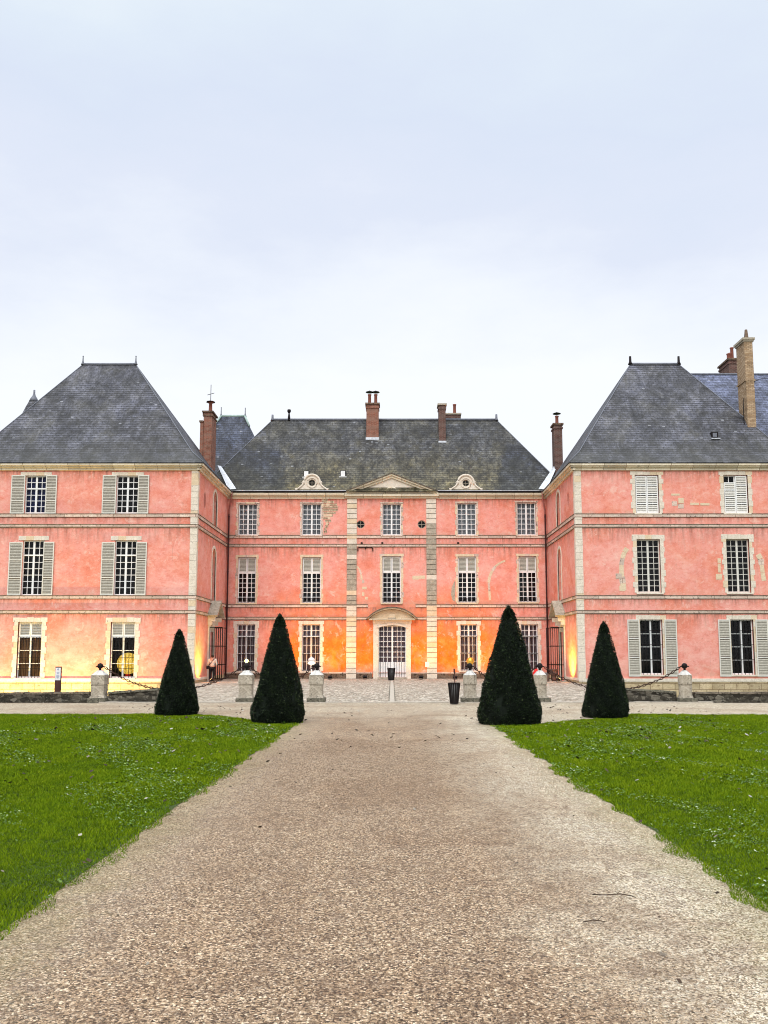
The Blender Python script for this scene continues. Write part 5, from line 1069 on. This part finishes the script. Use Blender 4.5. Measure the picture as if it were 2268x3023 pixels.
# ================================================================== YEW CONES
PROF = [(0, .90), (.03, .96), (.09, 1.0), (.25, .87), (.40, .735), (.55, .60), (.70, .445), (.85, .29), (.94, .175), (.975, .12), (1, .03)]
def cone(x, y, h, r_, n, label, seed, tuft=3, round_=0.0):
    g_ = np.random.default_rng(seed); e = empty('clipped_yew', (x, y, 0), label, 'topiary', 'yew cones flanking the gravel path')
    s = MB(); s.lathe((x, y, 0), [(r_*.2, 0), (r_*.16, .3), (r_*.12, h*.5)], 8); s.build('trunk', M['darkwood'], e)
    ts = np.array([p[0] for p in PROF]); rs = np.array([p[1] for p in PROF])
    def lump(t, a): return 1+.035*np.sin(a*3+seed+t*5)+.030*np.sin(a*5-t*11+seed)+.022*np.sin(a*9+t*23)+.018*np.sin(a*14-t*37+seed)
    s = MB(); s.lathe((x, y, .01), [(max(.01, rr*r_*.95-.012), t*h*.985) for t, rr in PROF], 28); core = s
    t = 1-np.sqrt(g_.uniform(0, 1, n)*.999); t = np.where(g_.uniform(0, 1, n) < .06, g_.uniform(.9, 1, n), t); a = g_.uniform(0, 2*np.pi, n)
    rad = np.interp(t, ts, rs)*r_*lump(t, a)*(1-np.abs(g_.normal(0, .028, n)))+g_.uniform(-.02, .012, n); rad = np.where(g_.uniform(0, 1, n) < .012, rad+g_.uniform(.01, .05, n), rad)
    C = np.stack([rad*np.cos(a), rad*np.sin(a), t*h+g_.uniform(-.015, .015, n)], 1)
    L = g_.uniform(.016, .038, n)*(r_/.65)**.3; dirv = np.stack([np.cos(a), np.sin(a), np.full(n, .55)], 1)+g_.normal(0, .65, (n, 3)); dirv /= np.linalg.norm(dirv, axis=1)[:, None]
    sd_ = np.cross(dirv, g_.normal(0, 1, (n, 3))); sd_ /= np.linalg.norm(sd_, axis=1)[:, None]; wv = sd_*(L*.30)[:, None]; dv = dirv*L[:, None]
    V = np.stack([C-dv*.5-wv*.3, C-wv, C+dv, C+wv], 1); V[:, :, 2] = np.maximum(V[:, :, 2], .005)
    # stray shoots at the tip
    m_ = 60*tuft; ta = g_.uniform(0, 2*np.pi, m_); tz = h*(.965+g_.uniform(0, .05, m_)); tr = g_.uniform(0, .05, m_); C2 = np.stack([tr*np.cos(ta), tr*np.sin(ta), tz], 1); d2 = np.stack([g_.normal(0, .3, m_), g_.normal(0, .3, m_), np.ones(m_)], 1)*.035
    w2 = np.stack([np.full(m_, .007), np.zeros(m_), np.zeros(m_)], 1); V2 = np.stack([C2-d2*.5, C2-w2, C2+d2, C2+w2], 1); V = np.concatenate([V, V2]); N = len(V)
    rv = np.repeat(np.clip(g_.beta(2, 3, N)+.12*np.sin(np.arctan2(V[:, 0, 1], V[:, 0, 0])*7+V[:, 0, 2]*9), 0, .97), 4); rv[np.repeat(g_.uniform(0, 1, N) < .004, 4)] = 1
    crown = raw_mesh('crown', V.reshape(-1, 3), np.arange(4*N).reshape(N, 4), 4, M['leaf'], rv, (x, y, 0), e)
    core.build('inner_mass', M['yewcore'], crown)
    if tuft:
        s = MB()
        for k_ in range(tuft): aa = 6.28*k_/tuft+seed; s.tube([(x+.02*math.cos(aa), y, h*.97), (x+.05*math.cos(aa), y+.03*math.sin(aa), h*1.0), (x+.075*math.cos(aa), y+.03*math.sin(aa), h+.06+.03*(k_ % 2))], [.007, .006, .002], 5)
        s.build('shoots', M['darkwood'], e)
cone(-5.91, 24.6, 2.32, .575, 30000, 'shorter yew cone on the left, at the far corner of the left lawn', 3, 1)
cone(-2.79, 22.0, 2.62, .655, 36000, 'taller left yew cone beside the gravel path', 11, 3)
cone(2.86, 21.6, 2.80, .760, 42000, 'tallest and widest yew cone, right beside the gravel path', 23, 5)
cone(5.69, 23.7, 2.50, .600, 30000, 'shorter yew cone on the right, at the far corner of the right lawn', 37, 1)

# ================================================================== SMALL THINGS
def slat_bin(x, y, h, rt_, rb_, label, name, cat, open_=True):
    e = empty(name, (x, y, 0), label, cat); s = MB(); n = 18
    for k_ in range(n):
        a = 2*math.pi*k_/n; c_, q = math.cos(a), math.sin(a); w_ = rt_*.13
        s.bar((x+rb_*c_, y+rb_*q, .03), (x+rt_*c_, y+rt_*q, h+(random.uniform(-.01, .03) if not open_ else 0)), w_*1.2, .012)
    s.build('slats', M['iron'], e); s = MB(); s.lathe((x, y, 0), [(rb_*.92, .02), (rt_*.90, h*.96)], 16); s.build('liner', M['zinc'], e)
    for z, r_ in ((.04, rb_), (h*.98, rt_)):
        s = MB(); s.tube([(x+r_*1.03*math.cos(t), y+r_*1.03*math.sin(t), z) for t in [2*math.pi*k_/20 for k_ in range(20)]], .016, 6, closed=True); s.build('hoop', M['iron'], e)
    return e
x0 = at(1342, 2070, 29.6)[0]
e = slat_bin(x0, 29.7, .72, .195, .125, 'black slatted litter bin tapering downwards, left of the round post', 'litter_bin', 'bin')
x1, z1 = at(1341.5, 1974, 31.5); s = MB(); s.tube([(x1+.04, 31.5, 0), (x1, 31.5, z1)], .022, 6); s.box(x1-.03, x1+.03, 31.47, 31.53, z1-.14, z1); tag(s.build('wooden_stake', M['darkwood']), 'thin brown stake standing up behind the black litter bin', 'stake')
e = slat_bin(at(1155.5, 2000, 55.9)[0], 55.9, .78, .24, .17, 'dark ribbed basket standing before the middle of the white door', 'basket', 'basket', False)
# information post
xp, zp = at(169, 2048, 31.6); zt = at(169, 1968, 31.6)[1]; e = empty('sign_post', (xp, 31.6, -2.4), 'brown information post with white panel behind the left parapet', 'sign')
s = MB(); s.box(xp-.108, xp+.108, 31.6, 31.66, -2.4, zt); s.build('post', M['darkwood'], e); ph = .44
s = MB(); s.box(xp-.092, xp+.092, 31.585, 31.598, zt-.04-ph, zt-.04); pn = s.build('panel', M['plate'], e)
s = MB(); zz = zt-.085; s.box(xp-.006, xp+.014, 31.580, 31.584, zz-.05, zz+.025); s.box(xp-.028, xp+.022, 31.579, 31.583, zz-.03, zz-.018); s.bar((xp-.024, 31.5815, zz-.024), (xp+.004, 31.5815, zz+.022), .010, .003)
for k_, w_ in enumerate((.05, .045, .03, 0, .055, .05, .055, .045, .03)):
    if w_: s.box(xp-w_, xp+w_, 31.580, 31.584, zt-.20-.026*k_, zt-.191-.026*k_)
s.build('printing', M['blue'], pn)
# wall plate
r = rect(1255.5, 1954, 1268, 1969.5, 59.88); s = MB(Fr((0, 60, 0), (1, 0, 0), (0, -1, 0))); s.box(r[0], r[1], .095, .125, r[2], r[3]); s.box(r[0]+.02, r[1]-.02, .125, .13, r[2]+.02, r[3]-.02); tag(s.build('wall_plate', M['plate']), 'small blank white plate fixed beside the right pilaster near the door', 'sign')
# beside the right gate
x, y = 9.95, 54.6; e = empty('urn', (x, y, 0), 'brown clay urn on a pedestal by the right side gate', 'planter'); s = MB(); s.lathe((x, y, 0), [(.14, 0), (.14, .25), (.10, .28), (.12, .32), (.24, .42), (.26, .55), (.22, .62), (.28, .68), (.30, .74), (.26, .74)], 16); s.build('bowl', M['clay'], e)
x, y = 9.4, 54.0; s = MB(); s.lathe((x, y, 0), [(.16, 0), (.18, .05), (.18, .42), (.15, .46), (.06, .50)], 14); s.tube([(x-.08, y, .5), (x, y, .58), (x+.08, y, .5)], .012, 6); tag(s.build('metal_can', M['zinc']), 'squat grey metal can standing left of the clay urn', 'can')
x, z = at(1583.5, 1986, 52); s = MB(); s.lathe((x, 52, 0), [(.20, 0), (.24, .1), (.20, z-.02), (.15, z+.10), (.06, z+.22)], 12); s.tube([(x-.08, 52, z+.18), (x, 52, z+.30), (x+.08, 52, z+.18)], .015, 6); tag(s.build('sack', M['red']), 'bright red sack standing behind the white-capped post', 'sack')
# twigs
for px, py, pts, lab in ((1810, 2651, [(-.13, .05, .01), (-.05, .0, .02), (.05, -.01, .03), (.13, .02, .01), (.15, -.03, .01)], 'thin forked twig lying on the pale right side of the path'), (1755, 2727, [(-.07, 0, .01), (0, .01, .02), (.07, 0, .012)], 'short dark twig lying nearer the camera on the path')):
    u, v = px-CX, CY-py; t = -EYE/(F*SP+v*CP); X, Y = u*t, t*(F*CP-v*SP); s = MB(); s.tube([(X+a, Y+b, c) for a, b, c in pts], [.0035]*(len(pts)-1)+[.002], 5); s.tube([(X+.02, Y, .02), (X+.06, Y+.05, .03)], .002, 5); tag(s.build('twig', M['twig']), lab, 'twig', None)

# person by the left gate, seen from behind, leaning to one side
def skin_mesh(name, verts, edges, radii, mat, parent, sub=2, rootv=0):
    me = bpy.data.meshes.new(name); org = WORLD[parent]; me.from_pydata([Vector(v)-Vector((0, 0, 0)) for v in verts], edges, []); o = bpy.data.objects.new(name, me); col.objects.link(o); o.parent = parent; WORLD[o] = org
    md = o.modifiers.new('skin', 'SKIN'); sv = me.skin_vertices[0].data
    for i, r_ in enumerate(radii): sv[i].radius = r_ if isinstance(r_, tuple) else (r_, r_)
    sv[rootv].use_root = True; md.use_smooth_shade = True; sb = o.modifiers.new('sub', 'SUBSURF'); sb.levels = sub; sb.render_levels = sub; me.materials.append(mat); return o
px_, py_ = -10.86, 53.6
e = empty('person', (px_, py_, 0), 'person in cream top and dark trousers standing by the left side gate, seen from behind', 'person')
V = [(0, 0, .88), (0, .0, 1.08), (.01, .02, 1.30), (.02, .04, 1.40), (.02, .07, 1.52), (-.09, 0, .84), (-.11, .02, .46), (-.12, -.06, .07), (-.12, .08, .03), (.09, 0, .84), (.12, .03, .46), (.10, .0, .07), (.10, .14, .03),
     (-.17, .02, 1.33), (-.24, .0, 1.08), (-.19, .12, .90), (.20, .02, 1.33), (.27, .02, 1.07), (.20, .16, .95), (-.18, .15, .84), (.19, .21, .92), (.02, .08, 1.60)]
Eg = [(0, 1), (1, 2), (2, 3), (3, 4), (0, 5), (5, 6), (6, 7), (7, 8), (0, 9), (9, 10), (10, 11), (11, 12), (2, 13), (13, 14), (14, 15), (15, 19), (2, 16), (16, 17), (17, 18), (18, 20), (4, 21)]
Rr = [(.15, .11), (.13, .10), (.15, .10), .055, (.08, .095), .085, .055, .038, .03, .085, .055, .038, .03, .055, .042, .03, .055, .042, .03, .03, .03, .07]
skin_mesh('body', V, Eg, Rr, M['skin'], e)
V = [(0, 0, .86), (0, 0, 1.08), (.01, .02, 1.31), (-.18, .02, 1.33), (-.25, 0, 1.07), (-.205, .09, .95), (.21, .02, 1.33), (.28, .02, 1.06), (.22, .12, .98)]
skin_mesh('top', V, [(0, 1), (1, 2), (2, 3), (3, 4), (4, 5), (2, 6), (6, 7), (7, 8)], [(.18, .14), (.16, .125), (.175, .125), .075, .058, .045, .075, .058, .045], M['cream'], e)
V = [(0, 0, .90), (-.09, 0, .82), (-.11, .02, .46), (-.12, -.05, .10), (.09, 0, .82), (.12, .03, .46), (.10, .01, .10)]
skin_mesh('trousers', V, [(0, 1), (1, 2), (2, 3), (0, 4), (4, 5), (5, 6)], [(.165, .13), .10, .07, .055, .10, .07, .055], M['navy'], e)
V = [(.02, .03, 1.60), (.02, .01, 1.53), (.02, -.01, 1.44)]
skin_mesh('hair', V, [(0, 1), (1, 2)], [.085, (.095, .09), (.07, .05)], M['hair'], e)
s = MB()
for k_ in (-1, 1): s.lathe((px_+k_*.115-.0, py_+.02 if k_ < 0 else py_+.08, 0), [(.05, 0), (.055, .03), (.045, .09), (.03, .10)], 10)
s.build('shoes', M['navy'], e)
be = empty('shoulder_bag', (px_-.22, py_-.1, .85), 'small dark shoulder bag on a diagonal strap across the person\'s back', 'bag')
s = MB(); s.tube([(px_+.15, py_-.06, 1.38), (px_+.05, py_-.16, 1.25), (px_-.10, py_-.17, 1.05), (px_-.20, py_-.12, .92)], .016, 6); s.build('strap', M['navy'], be)
s = MB(); s.box(px_-.31, px_-.13, py_-.16, py_-.04, .76, .95); s.box(px_-.30, px_-.14, py_-.17, py_-.16, .83, .94); s.build('pouch', M['navy'], be)
